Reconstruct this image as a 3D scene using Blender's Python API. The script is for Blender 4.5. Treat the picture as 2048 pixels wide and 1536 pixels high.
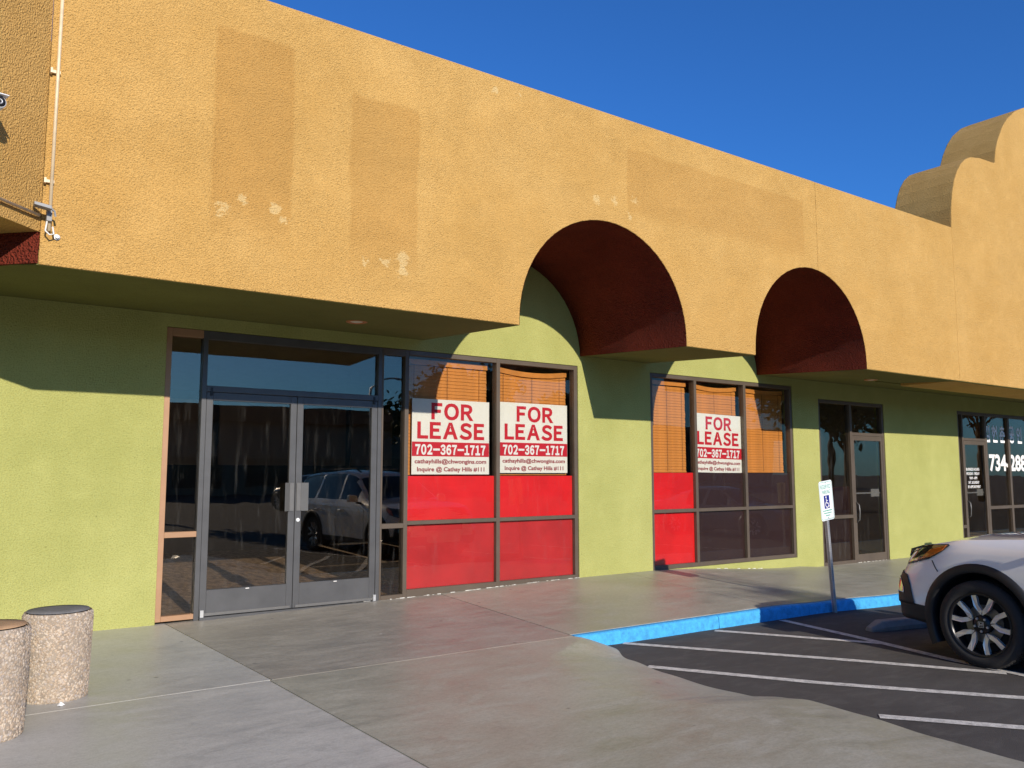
import bpy, bmesh, math, random
from mathutils import Vector, Matrix, noise
from mathutils.bvhtree import BVHTree
R = math.radians
random.seed(7)
for o in list(bpy.data.objects):
    bpy.data.objects.remove(o)
scene = bpy.context.scene
COL = scene.collection

# ------------------------------------------------------------------ camera, sky, sun, exposure
cam_data = bpy.data.cameras.new('camera')
cam_data.sensor_width = 36.0
cam_data.lens = 1700.0 / 2048.0 * 36.0
cam_data.clip_start = 0.05
cam_data.clip_end = 3000.0
cam = bpy.data.objects.new('camera', cam_data)
COL.objects.link(cam)
cam.location = (0.0, -9.508, 1.541)
cam.rotation_euler = (R(90 + 6.04), 0.0, R(-35.87))
scene.camera = cam

SUN_EL, SUN_AZ = R(20.8), R(7.0)      # the light travels towards +Y and a little towards +X
world = bpy.data.worlds.new('World')
scene.world = world
world.use_nodes = True
wn, wl = world.node_tree.nodes, world.node_tree.links
wn.clear()
w_out = wn.new('ShaderNodeOutputWorld')
w_bg = wn.new('ShaderNodeBackground')
w_sky = wn.new('ShaderNodeTexSky')
w_sky.sky_type = 'NISHITA'
w_sky.sun_disc = False
w_sky.sun_elevation = SUN_EL
w_sky.sun_rotation = R(180) + SUN_AZ
w_sky.altitude = 650
w_sky.air_density = 1.0
w_sky.dust_density = 0.7
w_sky.ozone_density = 8.0
w_bg.inputs['Strength'].default_value = 0.118
w_tint = wn.new('ShaderNodeMix')            # clear dry desert air: a deeper blue over the whole sky
w_tint.data_type = 'RGBA'
w_tint.blend_type = 'MULTIPLY'
w_tint.inputs['Factor'].default_value = 1.0
w_tint.inputs[7].default_value = (0.58, 1.03, 1.38, 1.0)
wl.new(w_sky.outputs[0], w_tint.inputs[6])
wl.new(w_tint.outputs[2], w_bg.inputs[0])
wl.new(w_bg.outputs[0], w_out.inputs[0])

sun_data = bpy.data.lights.new('sun', 'SUN')
sun_data.energy = 5.0
sun_data.angle = R(0.53)
sun_data.color = (1.0, 0.91, 0.80)
sun = bpy.data.objects.new('sun', sun_data)
COL.objects.link(sun)
sun_dir = Vector((math.sin(SUN_AZ) * math.cos(SUN_EL), math.cos(SUN_AZ) * math.cos(SUN_EL), -math.sin(SUN_EL)))
sun.rotation_euler = sun_dir.to_track_quat('-Z', 'Y').to_euler()
sun.location = (-4, -40, 25)

scene.view_settings.view_transform = 'Standard'
scene.view_settings.look = 'None'
scene.view_settings.exposure = 0.0
scene.view_settings.gamma = 1.0
scene.view_settings.use_curve_mapping = False
scene.render.resolution_x, scene.render.resolution_y = 1024, 768
scene.render.engine = 'CYCLES'
scene.cycles.max_bounces = 8
scene.cycles.diffuse_bounces = 2
scene.cycles.transparent_max_bounces = 12

# ------------------------------------------------------------------ materials
class NT:
    def __init__(s, name):
        s.m = bpy.data.materials.new(name)
        s.m.use_nodes = True
        s.t = s.m.node_tree
        s.n, s.l = s.t.nodes, s.t.links
        s.b = s.n['Principled BSDF']
        s.out = s.n['Material Output']
        s._tc = None
    def tc(s, kind='Object'):
        if s._tc is None:
            s._tc = s.n.new('ShaderNodeTexCoord')
        return s._tc.outputs[kind]
    def put(s, inp, v):
        if hasattr(v, 'is_output') or isinstance(v, bpy.types.NodeSocket):
            s.l.new(v, inp)
        else:
            inp.default_value = v
    def noise(s, scale, detail=4.0, rough=0.55, vec=None, dist=0.0):
        n = s.n.new('ShaderNodeTexNoise')
        n.inputs['Scale'].default_value = scale
        n.inputs['Detail'].default_value = detail
        n.inputs['Roughness'].default_value = rough
        n.inputs['Distortion'].default_value = dist
        s.l.new(vec if vec is not None else s.tc(), n.inputs['Vector'])
        return n.outputs['Fac']
    def voronoi(s, scale, feature='F1', vec=None, out='Distance'):
        n = s.n.new('ShaderNodeTexVoronoi')
        n.feature = feature
        n.inputs['Scale'].default_value = scale
        s.l.new(vec if vec is not None else s.tc(), n.inputs['Vector'])
        return n.outputs[out]
    def map(s, v, a, b, c=0.0, d=1.0, smooth=False):
        n = s.n.new('ShaderNodeMapRange')
        if smooth:
            n.interpolation_type = 'SMOOTHSTEP'
        s.put(n.inputs[0], v)
        for i, x in enumerate((a, b, c, d)):
            n.inputs[i + 1].default_value = x
        return n.outputs[0]
    def math(s, op, a, b=0.0):
        n = s.n.new('ShaderNodeMath')
        n.operation = op
        s.put(n.inputs[0], a)
        s.put(n.inputs[1], b)
        return n.outputs[0]
    def mix(s, fac, a, b, blend='MIX'):
        n = s.n.new('ShaderNodeMix')
        n.data_type = 'RGBA'
        n.blend_type = blend
        s.put(n.inputs['Factor'], fac)
        for key, v in ((6, a), (7, b)):
            if isinstance(v, tuple):
                v = tuple(v[:3]) + (1.0,)
            s.put(n.inputs[key], v)
        return n.outputs[2]
    def scale_vec(s, sc, vec=None, rot=(0, 0, 0)):
        n = s.n.new('ShaderNodeMapping')
        n.inputs['Scale'].default_value = sc
        n.inputs['Rotation'].default_value = rot
        s.l.new(vec if vec is not None else s.tc(), n.inputs['Vector'])
        return n.outputs[0]
    def xyz(s, vec=None):
        n = s.n.new('ShaderNodeSeparateXYZ')
        s.l.new(vec if vec is not None else s.tc(), n.inputs[0])
        return n.outputs
    def bump(s, h, strength=0.5, dist=0.01, normal=None):
        n = s.n.new('ShaderNodeBump')
        n.inputs['Strength'].default_value = strength
        n.inputs['Distance'].default_value = dist
        s.l.new(h, n.inputs['Height'])
        if normal is not None:
            s.l.new(normal, n.inputs['Normal'])
        return n.outputs[0]
    def set(s, **k):
        for key, v in k.items():
            key = key.replace('_', ' ')
            i = s.b.inputs[key]
            if isinstance(v, tuple) and len(v) == 3 and key in ('Base Color', 'Emission Color'):
                v = v + (1.0,)
            s.put(i, v)
        return s.m

def simple(name, col, rough=0.5, metal=0.0, var=0.0, vscale=8.0, bump=0.0, bscale=60.0, coat=0.0, spec=0.5):
    t = NT(name)
    c = col
    if var > 0:
        f = t.noise(vscale, 5, 0.6)
        c = t.mix(t.map(f, 0.3, 0.7), tuple(x * (1 - var) for x in col), tuple(min(1, x * (1 + var)) for x in col))
    k = dict(Base_Color=c, Roughness=rough, Metallic=metal)
    t.set(**k)
    t.b.inputs['Coat Weight'].default_value = coat
    t.b.inputs['Coat Roughness'].default_value = 0.04
    t.b.inputs['Specular IOR Level'].default_value = spec
    if bump > 0:
        t.set(Normal=t.bump(t.noise(bscale, 3), bump, 0.004))
    return t.m

def stucco(name, col, dark, grain=38.0, dist=0.012, strength=0.9, extra=None, mott=(0.32, 0.68), spec=0.2):
    t = NT(name)
    big = t.noise(0.9, 6, 0.62)
    streak = t.noise(1.6, 5, 0.6, t.scale_vec((1.5, 1.5, 0.28)))
    fine = t.noise(grain * 0.9, 3, 0.6)
    c = t.mix(t.map(big, mott[0], mott[1]), dark, col)
    c = t.mix(t.math('MULTIPLY', t.map(streak, 0.42, 0.72), 0.45), c, dark)
    c = t.mix(t.map(fine, 0.34, 0.52, 0.5, 0.0), c, tuple(x * 0.62 for x in dark))
    pits = t.voronoi(5.5)
    c = t.mix(t.map(pits, 0.03, 0.06, 0.5, 0.0), c, tuple(x * 0.35 for x in dark))
    blot = t.noise(3.6, 6, 0.72, None, 0.5)
    c = t.mix(t.map(blot, 0.54, 0.72, 0.0, 0.25), c, tuple(min(0.9, x * 1.12) for x in col))
    c = t.mix(t.map(blot, 0.28, 0.44, 0.22, 0.0), c, tuple(x * 0.88 for x in dark))
    if extra:
        c = extra(t, c)
    g1 = t.noise(grain, 2.5, 0.55)
    g2 = t.voronoi(grain * 0.75)
    h = t.math('ADD', t.map(g1, 0.3, 0.7), t.math('MULTIPLY', g2, 0.7))
    # trowel passes: areas of heavier and flatter texture, and slow waves in the wall
    trow = t.noise(1.7, 4, 0.6, t.scale_vec((0.8, 0.8, 1.3), rot=(0, 0.5, 0)), 0.8)
    h = t.math('MULTIPLY', h, t.map(trow, 0.3, 0.7, 0.78, 1.08))
    wave = t.math('MULTIPLY', t.noise(2.4, 2), 0.5)
    h = t.math('ADD', h, wave)
    t.set(Base_Color=c, Roughness=0.92, Normal=t.bump(h, strength, dist))
    t.b.inputs['Specular IOR Level'].default_value = spec
    return t.m

def rect_mask(t, x0, x1, z0, z1, sx=0.02, sz0=0.35, sz1=0.03):
    x, y, z = t.xyz()
    # slightly wavy outline
    w = t.math('MULTIPLY', t.math('SUBTRACT', t.noise(3.0, 3), 0.5), 0.08)
    x = t.math('ADD', x, w)
    z = t.math('ADD', z, w)
    a = t.map(x, x0 - sx, x0 + sx, 0, 1, True)
    b = t.map(x, x1 - sx, x1 + sx, 1, 0, True)
    c = t.map(z, z0 - sz0, z0 + sz0, 0, 1, True)
    d = t.map(z, z1 - sz1, z1 + sz1, 1, 0, True)
    return t.math('MULTIPLY', t.math('MULTIPLY', a, b), t.math('MULTIPLY', c, d))

def facade_extra(t, c):
    # shadows of old signs (unfaded paint) and patched anchor holes
    oldc = (0.53, 0.285, 0.075)
    for x0, x1, z0, z1, k in ((2.10, 2.83, 3.75, 5.54, 0.68), (3.42, 4.17, 3.62, 5.26, 0.58), (7.12, 10.68, 4.75, 5.56, 0.5)):
        m = rect_mask(t, x0, x1, z0, z1, sz0=(0.3 if x0 < 5 else 0.12))
        c = t.mix(t.math('MULTIPLY', m, k), c, oldc)
    wob = t.noise(16.0, 6, 0.7)
    pv = t.tc()
    for x, z, r in ((2.20, 3.86, .09), (2.37, 3.99, .05), (2.68, 3.96, .075), (2.77, 3.86, .045), (3.81, 3.64, .06), (4.01, 3.68, .1),
                    (3.58, 3.60, .05), (4.0, 3.55, .07), (5.12, 5.75, .06), (5.47, 5.79, .05), (6.60, 4.80, .06), (6.89, 4.85, .07), (7.24, 4.90, .08), (7.15, 4.70, .05)):
        n = t.n.new('ShaderNodeVectorMath')
        n.operation = 'DISTANCE'
        t.l.new(pv, n.inputs[0])
        n.inputs[1].default_value = (x, -2.1, z)
        d = t.math('ADD', n.outputs['Value'], t.math('MULTIPLY', t.math('SUBTRACT', wob, 0.5), 0.30))
        c = t.mix(t.map(d, r * 0.35, r * 0.75, 0.55, 0.0, True), c, (0.80, 0.60, 0.28))
    return c

M = {}
M['ochre'] = stucco('ochre_stucco', (0.71, 0.432, 0.138), (0.635, 0.367, 0.104), 80, 0.011, 1.0, facade_extra)
M['ochre_far'] = stucco('ochre_stucco_plain', (0.705, 0.428, 0.138), (0.62, 0.358, 0.102), 80, 0.011, 1.0)
M['green'] = stucco('green_stucco', (0.44, 0.44, 0.15), (0.365, 0.37, 0.115), 75, 0.006, 0.8)
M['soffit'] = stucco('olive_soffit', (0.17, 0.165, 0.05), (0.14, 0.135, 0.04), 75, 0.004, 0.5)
M['red_lining'] = stucco('dark_red_stucco', (0.27, 0.044, 0.020), (0.18, 0.028, 0.014), 48, 0.03, 1.0)

def concrete(name, col, dark, light, tint=None):
    t = NT(name)
    big = t.noise(0.55, 6, 0.6)
    mid = t.noise(2.6, 8, 0.72, t.scale_vec((0.8, 2.2, 1.0), rot=(0, 0, 0.15)), 0.9)
    fine = t.noise(90, 3, 0.6)
    c = t.mix(t.map(big, 0.3, 0.7), dark, col)
    c = t.mix(t.map(mid, 0.5, 0.72, 0.0, 0.75), c, light)
    c = t.mix(t.map(mid, 0.3, 0.47, 0.8, 0.0), c, tuple(x * 0.86 for x in dark))
    # dark scuffs, gum spots and drag marks
    sc = t.noise(5.0, 5, 0.7, t.scale_vec((0.7, 3.2, 1.0), rot=(0, 0, 0.5)), 1.2)
    c = t.mix(t.map(sc, 0.66, 0.74, 0.0, 0.55), c, tuple(x * 0.5 for x in dark))
    sp = t.voronoi(1.9)
    c = t.mix(t.map(sp, 0.028, 0.05, 0.7, 0.0), c, (0.05, 0.047, 0.045))
    sp2 = t.voronoi(1.1)
    c = t.mix(t.map(sp2, 0.012, 0.02, 0.7, 0.0), c, (0.75, 0.74, 0.7))
    c = t.mix(t.map(fine, 0.3, 0.7, 0.22, 0.0), c, (0.05, 0.05, 0.05))
    grit = t.noise(28, 4, 0.7, t.scale_vec((0.8, 1.6, 1.0)))
    c = t.mix(t.map(grit, 0.36, 0.52, 0.26, 0.0), c, tuple(x * 0.6 for x in dark))
    c = t.mix(t.map(grit, 0.52, 0.7, 0.0, 0.22), c, light)
    sx, sy, sz = t.xyz()
    scr = t.noise(7.0, 3, 0.5, t.scale_vec((0.35, 9.0, 1.0), rot=(0, 0, -0.35)), 0.4)
    c = t.mix(t.map(scr, 0.70, 0.76, 0.0, 0.5), c, tuple(x * 0.55 for x in dark))
    h = t.math('ADD', t.math('MULTIPLY', fine, 0.4), mid)
    t.set(Base_Color=c, Roughness=t.map(mid, 0.3, 0.7, 0.34, 0.55), Normal=t.bump(h, 0.10, 0.003))
    t.b.inputs['Specular IOR Level'].default_value = 0.5
    return t.m

M['slab'] = concrete('sidewalk_concrete', (0.455, 0.438, 0.345), (0.330, 0.308, 0.235), (0.53, 0.515, 0.43))
M['slab_dark'] = concrete('worn_sidewalk_concrete', (0.415, 0.382, 0.31), (0.29, 0.26, 0.21), (0.51, 0.48, 0.41))
M['slab_cool'] = concrete('grey_sidewalk_concrete', (0.565, 0.55, 0.495), (0.44, 0.425, 0.375), (0.62, 0.605, 0.55))
M['joint'] = simple('joint_sealant', (0.52, 0.50, 0.46), 0.9, var=0.25, vscale=30)

def asphalt():
    t = NT('sealed_asphalt')
    big = t.noise(0.5, 6, 0.6)
    st = t.noise(1.2, 5, 0.6, t.scale_vec((1, 3, 1), rot=(0, 0, 0.9)), 0.5)
    ag = t.voronoi(150)
    c = t.mix(t.map(big, 0.3, 0.7), (0.058, 0.052, 0.047), (0.082, 0.076, 0.07))
    c = t.mix(t.map(st, 0.5, 0.75, 0, 0.5), c, (0.105, 0.098, 0.09))
    c = t.mix(t.map(ag, 0.0, 0.5, 0.35, 0.0), c, (0.13, 0.125, 0.118))
    dusty = t.noise(3.0, 6, 0.7, t.scale_vec((1.0, 2.2, 1.0), rot=(0, 0, 0.6)), 0.6)
    c = t.mix(t.map(dusty, 0.5, 0.75, 0.0, 0.6), c, (0.135, 0.125, 0.112))
    c = t.mix(t.map(dusty, 0.25, 0.42, 0.6, 0.0), c, (0.04, 0.037, 0.034))
    sp = t.voronoi(1.6)
    c = t.mix(t.map(sp, 0.011, 0.018, 0.8, 0.0), c, (0.6, 0.6, 0.57))
    n = t.noise(160, 2)
    t.set(Base_Color=c, Roughness=0.88, Normal=t.bump(t.math('ADD', ag, n), 0.5, 0.004))
    t.b.inputs['Specular IOR Level'].default_value = 0.3
    return t.m
M['asphalt'] = asphalt()

def road_paint(name, col, under, wear=0.5):
    t = NT(name)
    w = t.noise(14, 6, 0.75)
    f = t.noise(120, 2, 0.6)
    m = t.map(t.math('ADD', t.math('MULTIPLY', w, 0.7), t.math('MULTIPLY', f, 0.3)), 0.34, 0.58, wear, 0.0)
    c = t.mix(m, col, under)
    t.set(Base_Color=c, Roughness=0.8, Normal=t.bump(f, 0.3, 0.003))
    return t.m
M['stripe'] = road_paint('white_stripe_paint', (0.74, 0.71, 0.64), (0.13, 0.125, 0.115), 0.8)
M['kerb_blue'] = road_paint('blue_kerb_paint', (0.06, 0.42, 0.78), (0.03, 0.18, 0.38), 0.8)

M['frame'] = simple('bronze_aluminium', (0.120, 0.092, 0.066), 0.45, 0.25, var=0.12, vscale=3)
M['frame_tan'] = simple('faded_bronze_aluminium', (0.38, 0.215, 0.115), 0.5, 0.15, var=0.1, vscale=3)
M['door_grey'] = simple('grey_painted_aluminium', (0.092, 0.092, 0.092), 0.38, 0.2, var=0.12, vscale=4)
M['handle'] = simple('door_pull_grey', (0.17, 0.165, 0.155), 0.4, 0.4, var=0.06)
M['chrome'] = simple('polished_metal', (0.75, 0.74, 0.72), 0.2, 1.0)
M['galv'] = simple('galvanised_steel', (0.50, 0.50, 0.49), 0.5, 0.6, var=0.15, vscale=40)
M['hole'] = simple('hole_black', (0.01, 0.01, 0.01), 0.9)
M['black'] = simple('black_trim', (0.012, 0.012, 0.012), 0.5)

def glass(name, tint, f0=0.05, dirt=0.0):
    t = NT(name)
    t.n.remove(t.b)
    tr = t.n.new('ShaderNodeBsdfTransparent')
    tr.inputs[0].default_value = tint + (1,)
    gl = t.n.new('ShaderNodeBsdfGlossy')
    gl.inputs['Roughness'].default_value = 0.0
    gl.inputs['Color'].default_value = (1.0, 0.87, 0.70, 1)
    lw = t.n.new('ShaderNodeLayerWeight')
    lw.inputs[0].default_value = 0.5
    p = t.math('POWER', lw.outputs['Facing'], 5.0)
    f = t.math('ADD', t.math('MULTIPLY', p, 1.0 - f0), f0)
    wav = t.noise(1.3, 2, 0.5)
    bp = t.bump(wav, 0.06, 0.02)
    t.l.new(bp, gl.inputs['Normal'])
    mx = t.n.new('ShaderNodeMixShader')
    t.l.new(f, mx.inputs[0])
    t.l.new(tr.outputs[0], mx.inputs[1])
    t.l.new(gl.outputs[0], mx.inputs[2])
    last = mx.outputs[0]
    if dirt:
        df = t.n.new('ShaderNodeBsdfDiffuse')
        df.inputs[0].default_value = (0.5, 0.48, 0.44, 1)
        d = t.noise(6, 6, 0.7, t.scale_vec((2.5, 1, 0.35)))
        d = t.map(d, 0.55, 0.8, 0.0, dirt)
        m2 = t.n.new('ShaderNodeMixShader')
        t.l.new(d, m2.inputs[0])
        t.l.new(last, m2.inputs[1])
        t.l.new(df.outputs[0], m2.inputs[2])
        last = m2.outputs[0]
    t.l.new(last, t.out.inputs[0])
    return t.m
M['glass_dark'] = glass('tinted_door_glass', (0.84, 0.83, 0.80), 0.085, 0.04)
M['glass_clear'] = glass('window_glass', (0.93, 0.94, 0.93), 0.04, 0.02)
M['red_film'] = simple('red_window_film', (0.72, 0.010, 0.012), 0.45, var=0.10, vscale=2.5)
M['red_film_low'] = simple('darker_red_window_film', (0.50, 0.016, 0.018), 0.5, var=0.14, vscale=2.2)  # darker red film for the lower panels of the twin window
M['brown_film'] = simple('dark_maroon_window_film', (0.030, 0.010, 0.009), 0.5, var=0.1, vscale=2)
M['wood'] = simple('wood_blind', (0.60, 0.215, 0.034), 0.5, var=0.18, vscale=5)
M['cord'] = simple('blind_cord', (0.16, 0.07, 0.03), 0.8)
M['sign_white'] = simple('cream_sign_board', (0.80, 0.76, 0.67), 0.5, var=0.03)
M['sign_red'] = simple('sign_red', (0.56, 0.008, 0.022), 0.5)
M['sign_maroon'] = simple('sign_maroon', (0.30, 0.015, 0.03), 0.5)
M['plate_white'] = simple('reflective_white_plate', (0.82, 0.84, 0.82), 0.4, var=0.04)
M['plate_green'] = simple('plate_green', (0.05, 0.36, 0.22), 0.5)
M['plate_blue'] = simple('plate_blue', (0.012, 0.02, 0.20), 0.5)
M['letter_white'] = simple('white_vinyl', (0.80, 0.78, 0.74), 0.6)
M['letter_vinyl'] = simple('bright_white_vinyl', (0.92, 0.92, 0.92), 0.6)
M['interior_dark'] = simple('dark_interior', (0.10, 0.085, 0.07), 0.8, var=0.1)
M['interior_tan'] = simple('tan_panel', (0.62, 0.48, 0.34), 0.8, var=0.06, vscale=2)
M['interior_beige'] = simple('beige_interior', (0.42, 0.34, 0.22), 0.8, var=0.05)
M['ceiling'] = simple('ceiling_tile', (0.30, 0.26, 0.21), 0.9, var=0.1)

def carpet():
    t = NT('brown_carpet')
    n = t.noise(12, 5, 0.7, t.scale_vec((1, 0.35, 1)))
    c = t.mix(t.map(n, 0.35, 0.65), (0.12, 0.07, 0.04), (0.48, 0.32, 0.19))
    t.set(Base_Color=c, Roughness=0.95)
    return t.m
M['carpet'] = carpet()
M['litter'] = simple('white_paper', (0.82, 0.82, 0.82), 0.7)
M['conduit'] = simple('painted_conduit', (0.70, 0.56, 0.36), 0.55, 0.1, var=0.12, vscale=14)
M['box_grey'] = simple('grey_box', (0.30, 0.30, 0.29), 0.6, var=0.1)
M['cable_white'] = simple('white_cable', (0.75, 0.72, 0.65), 0.5)
M['lamp_ring'] = simple('downlight_ring', (0.48, 0.17, 0.06), 0.5)
M['lamp_lens'] = simple('downlight_lens', (0.72, 0.66, 0.55), 0.5)

# ------------------------------------------------------------------ mesh helpers
class MB:
    def __init__(s):
        s.v, s.f = [], []
    def add(s, vs, fs):
        k = len(s.v)
        s.v += [tuple(p) for p in vs]
        s.f += [tuple(i + k for i in f) for f in fs]
        return s
    def box(s, x0, x1, y0, y1, z0, z1):
        return s.add([(x, y, z) for z in (z0, z1) for y in (y0, y1) for x in (x0, x1)],
                     [(0, 2, 3, 1), (4, 5, 7, 6), (0, 1, 5, 4), (2, 6, 7, 3), (0, 4, 6, 2), (1, 3, 7, 5)])
    def prism(s, pts, a, b):
        """pts: 3-D outline; extruded by vector b-a given as offset"""
        n = len(pts)
        off = Vector(b)
        P = [Vector(p) + Vector(a) for p in pts]
        Q = [p + off for p in P]
        return s.add(P + Q, [tuple(range(n)), tuple(range(2 * n - 1, n - 1, -1))] + [(i, (i + 1) % n + 0, n + (i + 1) % n, n + i) for i in range(n)][::1])
    def tube(s, path, r, seg=8, closed=False, cap=True):
        P = [Vector(p) for p in path]
        rings = []
        for i, p in enumerate(P):
            t = (P[min(i + 1, len(P) - 1)] - P[max(i - 1, 0)]).normalized()
            a = t.orthogonal().normalized() if i == 0 else (a - t * a.dot(t)).normalized()
            b = t.cross(a)
            rr = r[i] if isinstance(r, (list, tuple)) else r
            rings.append([p + (a * math.cos(q) + b * math.sin(q)) * rr for q in [2 * math.pi * k / seg for k in range(seg)]])
        vs = [q for g in rings for q in g]
        fs = [(i * seg + k, i * seg + (k + 1) % seg, (i + 1) * seg + (k + 1) % seg, (i + 1) * seg + k) for i in range(len(P) - 1) for k in range(seg)]
        if cap:
            fs += [tuple(range(seg))[::-1], tuple(range((len(P) - 1) * seg, len(P) * seg))]
        return s.add(vs, fs)
    def lathe(s, prof, seg=32, axis='z', origin=(0, 0, 0), closed=False):
        vs, fs = [], []
        n = len(prof)
        O = Vector(origin)
        for k in range(seg):
            q = 2 * math.pi * k / seg
            for r, h in prof:
                c, d = r * math.cos(q), r * math.sin(q)
                vs.append(O + (Vector((c, d, h)) if axis == 'z' else Vector((c, h, d)) if axis == 'y' else Vector((h, c, d))))
        for k in range(seg):
            k2 = (k + 1) % seg
            for i in range(n if closed else n - 1):
                j = (i + 1) % n
                fs.append((k * n + i, k2 * n + i, k2 * n + j, k * n + j))
        return s.add(vs, fs)
    def mesh(s, name):
        me = bpy.data.meshes.new(name)
        me.from_pydata(s.v, [], s.f)
        bm = bmesh.new()
        bm.from_mesh(me)
        bmesh.ops.recalc_face_normals(bm, faces=bm.faces)
        bm.to_mesh(me)
        bm.free()
        return me
    def build(s, name, mat, parent=None, smooth=False, bevel=0.0, seg=2):
        me = s.mesh(name)
        return place(name, me, mat, parent, smooth, bevel, seg)

def place(name, me, mat, parent=None, smooth=False, bevel=0.0, seg=2, loc=None):
    if mat is not None and not me.materials:
        me.materials.append(mat if not isinstance(mat, str) else M[mat])
    if smooth:
        me.polygons.foreach_set('use_smooth', [True] * len(me.polygons))
    o = bpy.data.objects.new(name, me)
    COL.objects.link(o)
    o.parent = parent
    if loc is not None:
        o.location = loc
    if bevel > 0:
        m = o.modifiers.new('bevel', 'BEVEL')
        m.width = bevel
        m.segments = seg
        m.limit_method = 'ANGLE'
        m.angle_limit = R(40)
        m.harden_normals = False
    return o

def tag(o, label=None, cat=None, group=None, kind=None):
    if label: o['label'] = label
    if cat: o['category'] = cat
    if group: o['group'] = group
    if kind: o['kind'] = kind
    return o

def empty(name, loc=(0, 0, 0), rot=(0, 0, 0)):
    o = bpy.data.objects.new(name, None)
    o.empty_display_size = 0.2
    COL.objects.link(o)
    o.location = loc
    o.rotation_euler = rot
    return o

def interp(xs, ys, x):
    if x <= xs[0]: return ys[0]
    if x >= xs[-1]: return ys[-1]
    for i in range(len(xs) - 1):
        if x <= xs[i + 1]:
            t = (x - xs[i]) / (xs[i + 1] - xs[i])
            t = t * t * (3 - 2 * t)
            return ys[i] + (ys[i + 1] - ys[i]) * t
def smooth01(t):
    t = max(0.0, min(1.0, t))
    return t * t * (3 - 2 * t)

def text_mesh(body, w=None, h=None, bold=0.0, extrude=0.001):
    """lettering lying in local XZ (facing -Y), origin bottom left, scaled to w x h metres"""
    cu = bpy.data.curves.new('lettering', 'FONT')
    cu.body = body
    cu.size = 1.0
    cu.offset = bold
    cu.extrude = 0.0
    cu.resolution_u = 4
    tmp = bpy.data.objects.new('lettering', cu)
    COL.objects.link(tmp)
    dg = bpy.context.evaluated_depsgraph_get()
    me = bpy.data.meshes.new_from_object(tmp.evaluated_get(dg))
    bpy.data.objects.remove(tmp)
    bpy.data.curves.remove(cu)
    me.materials.clear()
    if not me.vertices:
        return me
    xs = [v.co.x for v in me.vertices]; ys = [v.co.y for v in me.vertices]
    x0, x1, y0, y1 = min(xs), max(xs), min(ys), max(ys)
    sx = w / (x1 - x0) if w else None
    sy = h / (y1 - y0) if h else sx
    sx = sx or sy
    for v in me.vertices:
        v.co = Vector(((v.co.x - x0) * sx, 0.0, (v.co.y - y0) * sy))
    return me

GLYPH = {}
def spaced_text(body, w, h=None, bold=0.0, gap=0.10, cap=None):
    """grotesque lettering set glyph by glyph; scaled to width w and to height h (height of the tallest glyph)"""
    x = 0.0
    V, F = [], []
    for ch in body:
        if ch == ' ':
            x += 0.24
            continue
        key = (ch, bold)
        if key not in GLYPH:
            cu = bpy.data.curves.new('lettering', 'FONT')
            cu.body = chr(ord(ch) + 0xFEE0) if 0x21 <= ord(ch) <= 0x7e else ch
            cu.size = 1.0
            cu.offset = bold
            cu.resolution_u = 4
            tmp = bpy.data.objects.new('lettering', cu)
            COL.objects.link(tmp)
            dg = bpy.context.evaluated_depsgraph_get()
            me = bpy.data.meshes.new_from_object(tmp.evaluated_get(dg))
            bpy.data.objects.remove(tmp)
            bpy.data.curves.remove(cu)
            GLYPH[key] = ([tuple(v.co[:2]) for v in me.vertices], [tuple(p.vertices) for p in me.polygons])
            bpy.data.meshes.remove(me)
        vs, fs = GLYPH[key]
        if not vs:
            continue
        x0, x1 = min(v[0] for v in vs), max(v[0] for v in vs)
        k = len(V)
        g = gap * (0.8 if ch in 'ALT-.' else 1.0)
        V += [(a - x0 + x, b) for a, b in vs]
        F += [tuple(i + k for i in f) for f in fs]
        x += (x1 - x0) + g
    X = max(v[0] for v in V)
    y0, y1 = min(v[1] for v in V), max(v[1] for v in V)
    sx = w / X
    sy = h / (y1 - y0) if h else sx
    me = bpy.data.meshes.new('lettering')
    me.from_pydata([(a * sx, 0.0, (b - y0) * sy) for a, b in V], [], F)
    return me

# ------------------------------------------------------------------ ground heights
def z_wall(x):
    return interp([-6, 0.8, 1.7, 2.3, 4.8, 8.05, 9.53, 13.1, 13.9, 17, 30], [-.06, -.05, -.022, -.022, .008, .06, .062, -.10, -.146, -.15, -.15], x)
def z_kerb(x):
    return interp([-6, 8.4, 9.5, 11.2, 14, 18, 30], [0, 0, -.03, -.072, -.13, -.17, -.17], x)
def z_lot(x, y=0):
    return interp([-6, 5, 7, 9, 11.2, 14, 18, 30], [-.128, -.128, -.138, -.148, -.205, -.26, -.29, -.29], x)
EDGE = [(-2.9, 5.80), (-3.10, 5.75), (-3.21, 5.74), (-3.75, 5.48), (-4.30, 5.36), (-4.83, 5.30), (-5.20, 5.34), (-5.35, 5.50), (-5.52, 5.60), (-6.0, 5.56), (-6.54, 5.47), (-7.06, 5.43), (-9, 5.4)]
def edge_x(y):
    ys = [-e[0] for e in EDGE]
    return interp(ys, [e[1] for e in EDGE], -y)
def z_walk(x, y):
    if y >= -3.1:
        t = -y / 3.1
        z = z_wall(x) * (1 - t) + z_kerb(x) * t
        if y < -2.6:
            d = max(0.0, 1 - ((x - 5.75) / 0.25) ** 2)
        return z
    ex = edge_x(y)
    fall = smooth01((y + 3.1) / -1.0)
    d = ex - x
    lot = z_lot(x) + 0.004
    width = 0.40 + 0.65 * smooth01((-3.1 - y) / 0.9)
    k = max(0.0, min(1.0, 1 - d / width)) ** 1.35
    far = smooth01((-y - 6.9) / 0.7) if x < 4.4 else 0.0
    z = 0.0
    z = z + (lot - z) * max(k, far)
    return z

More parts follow.
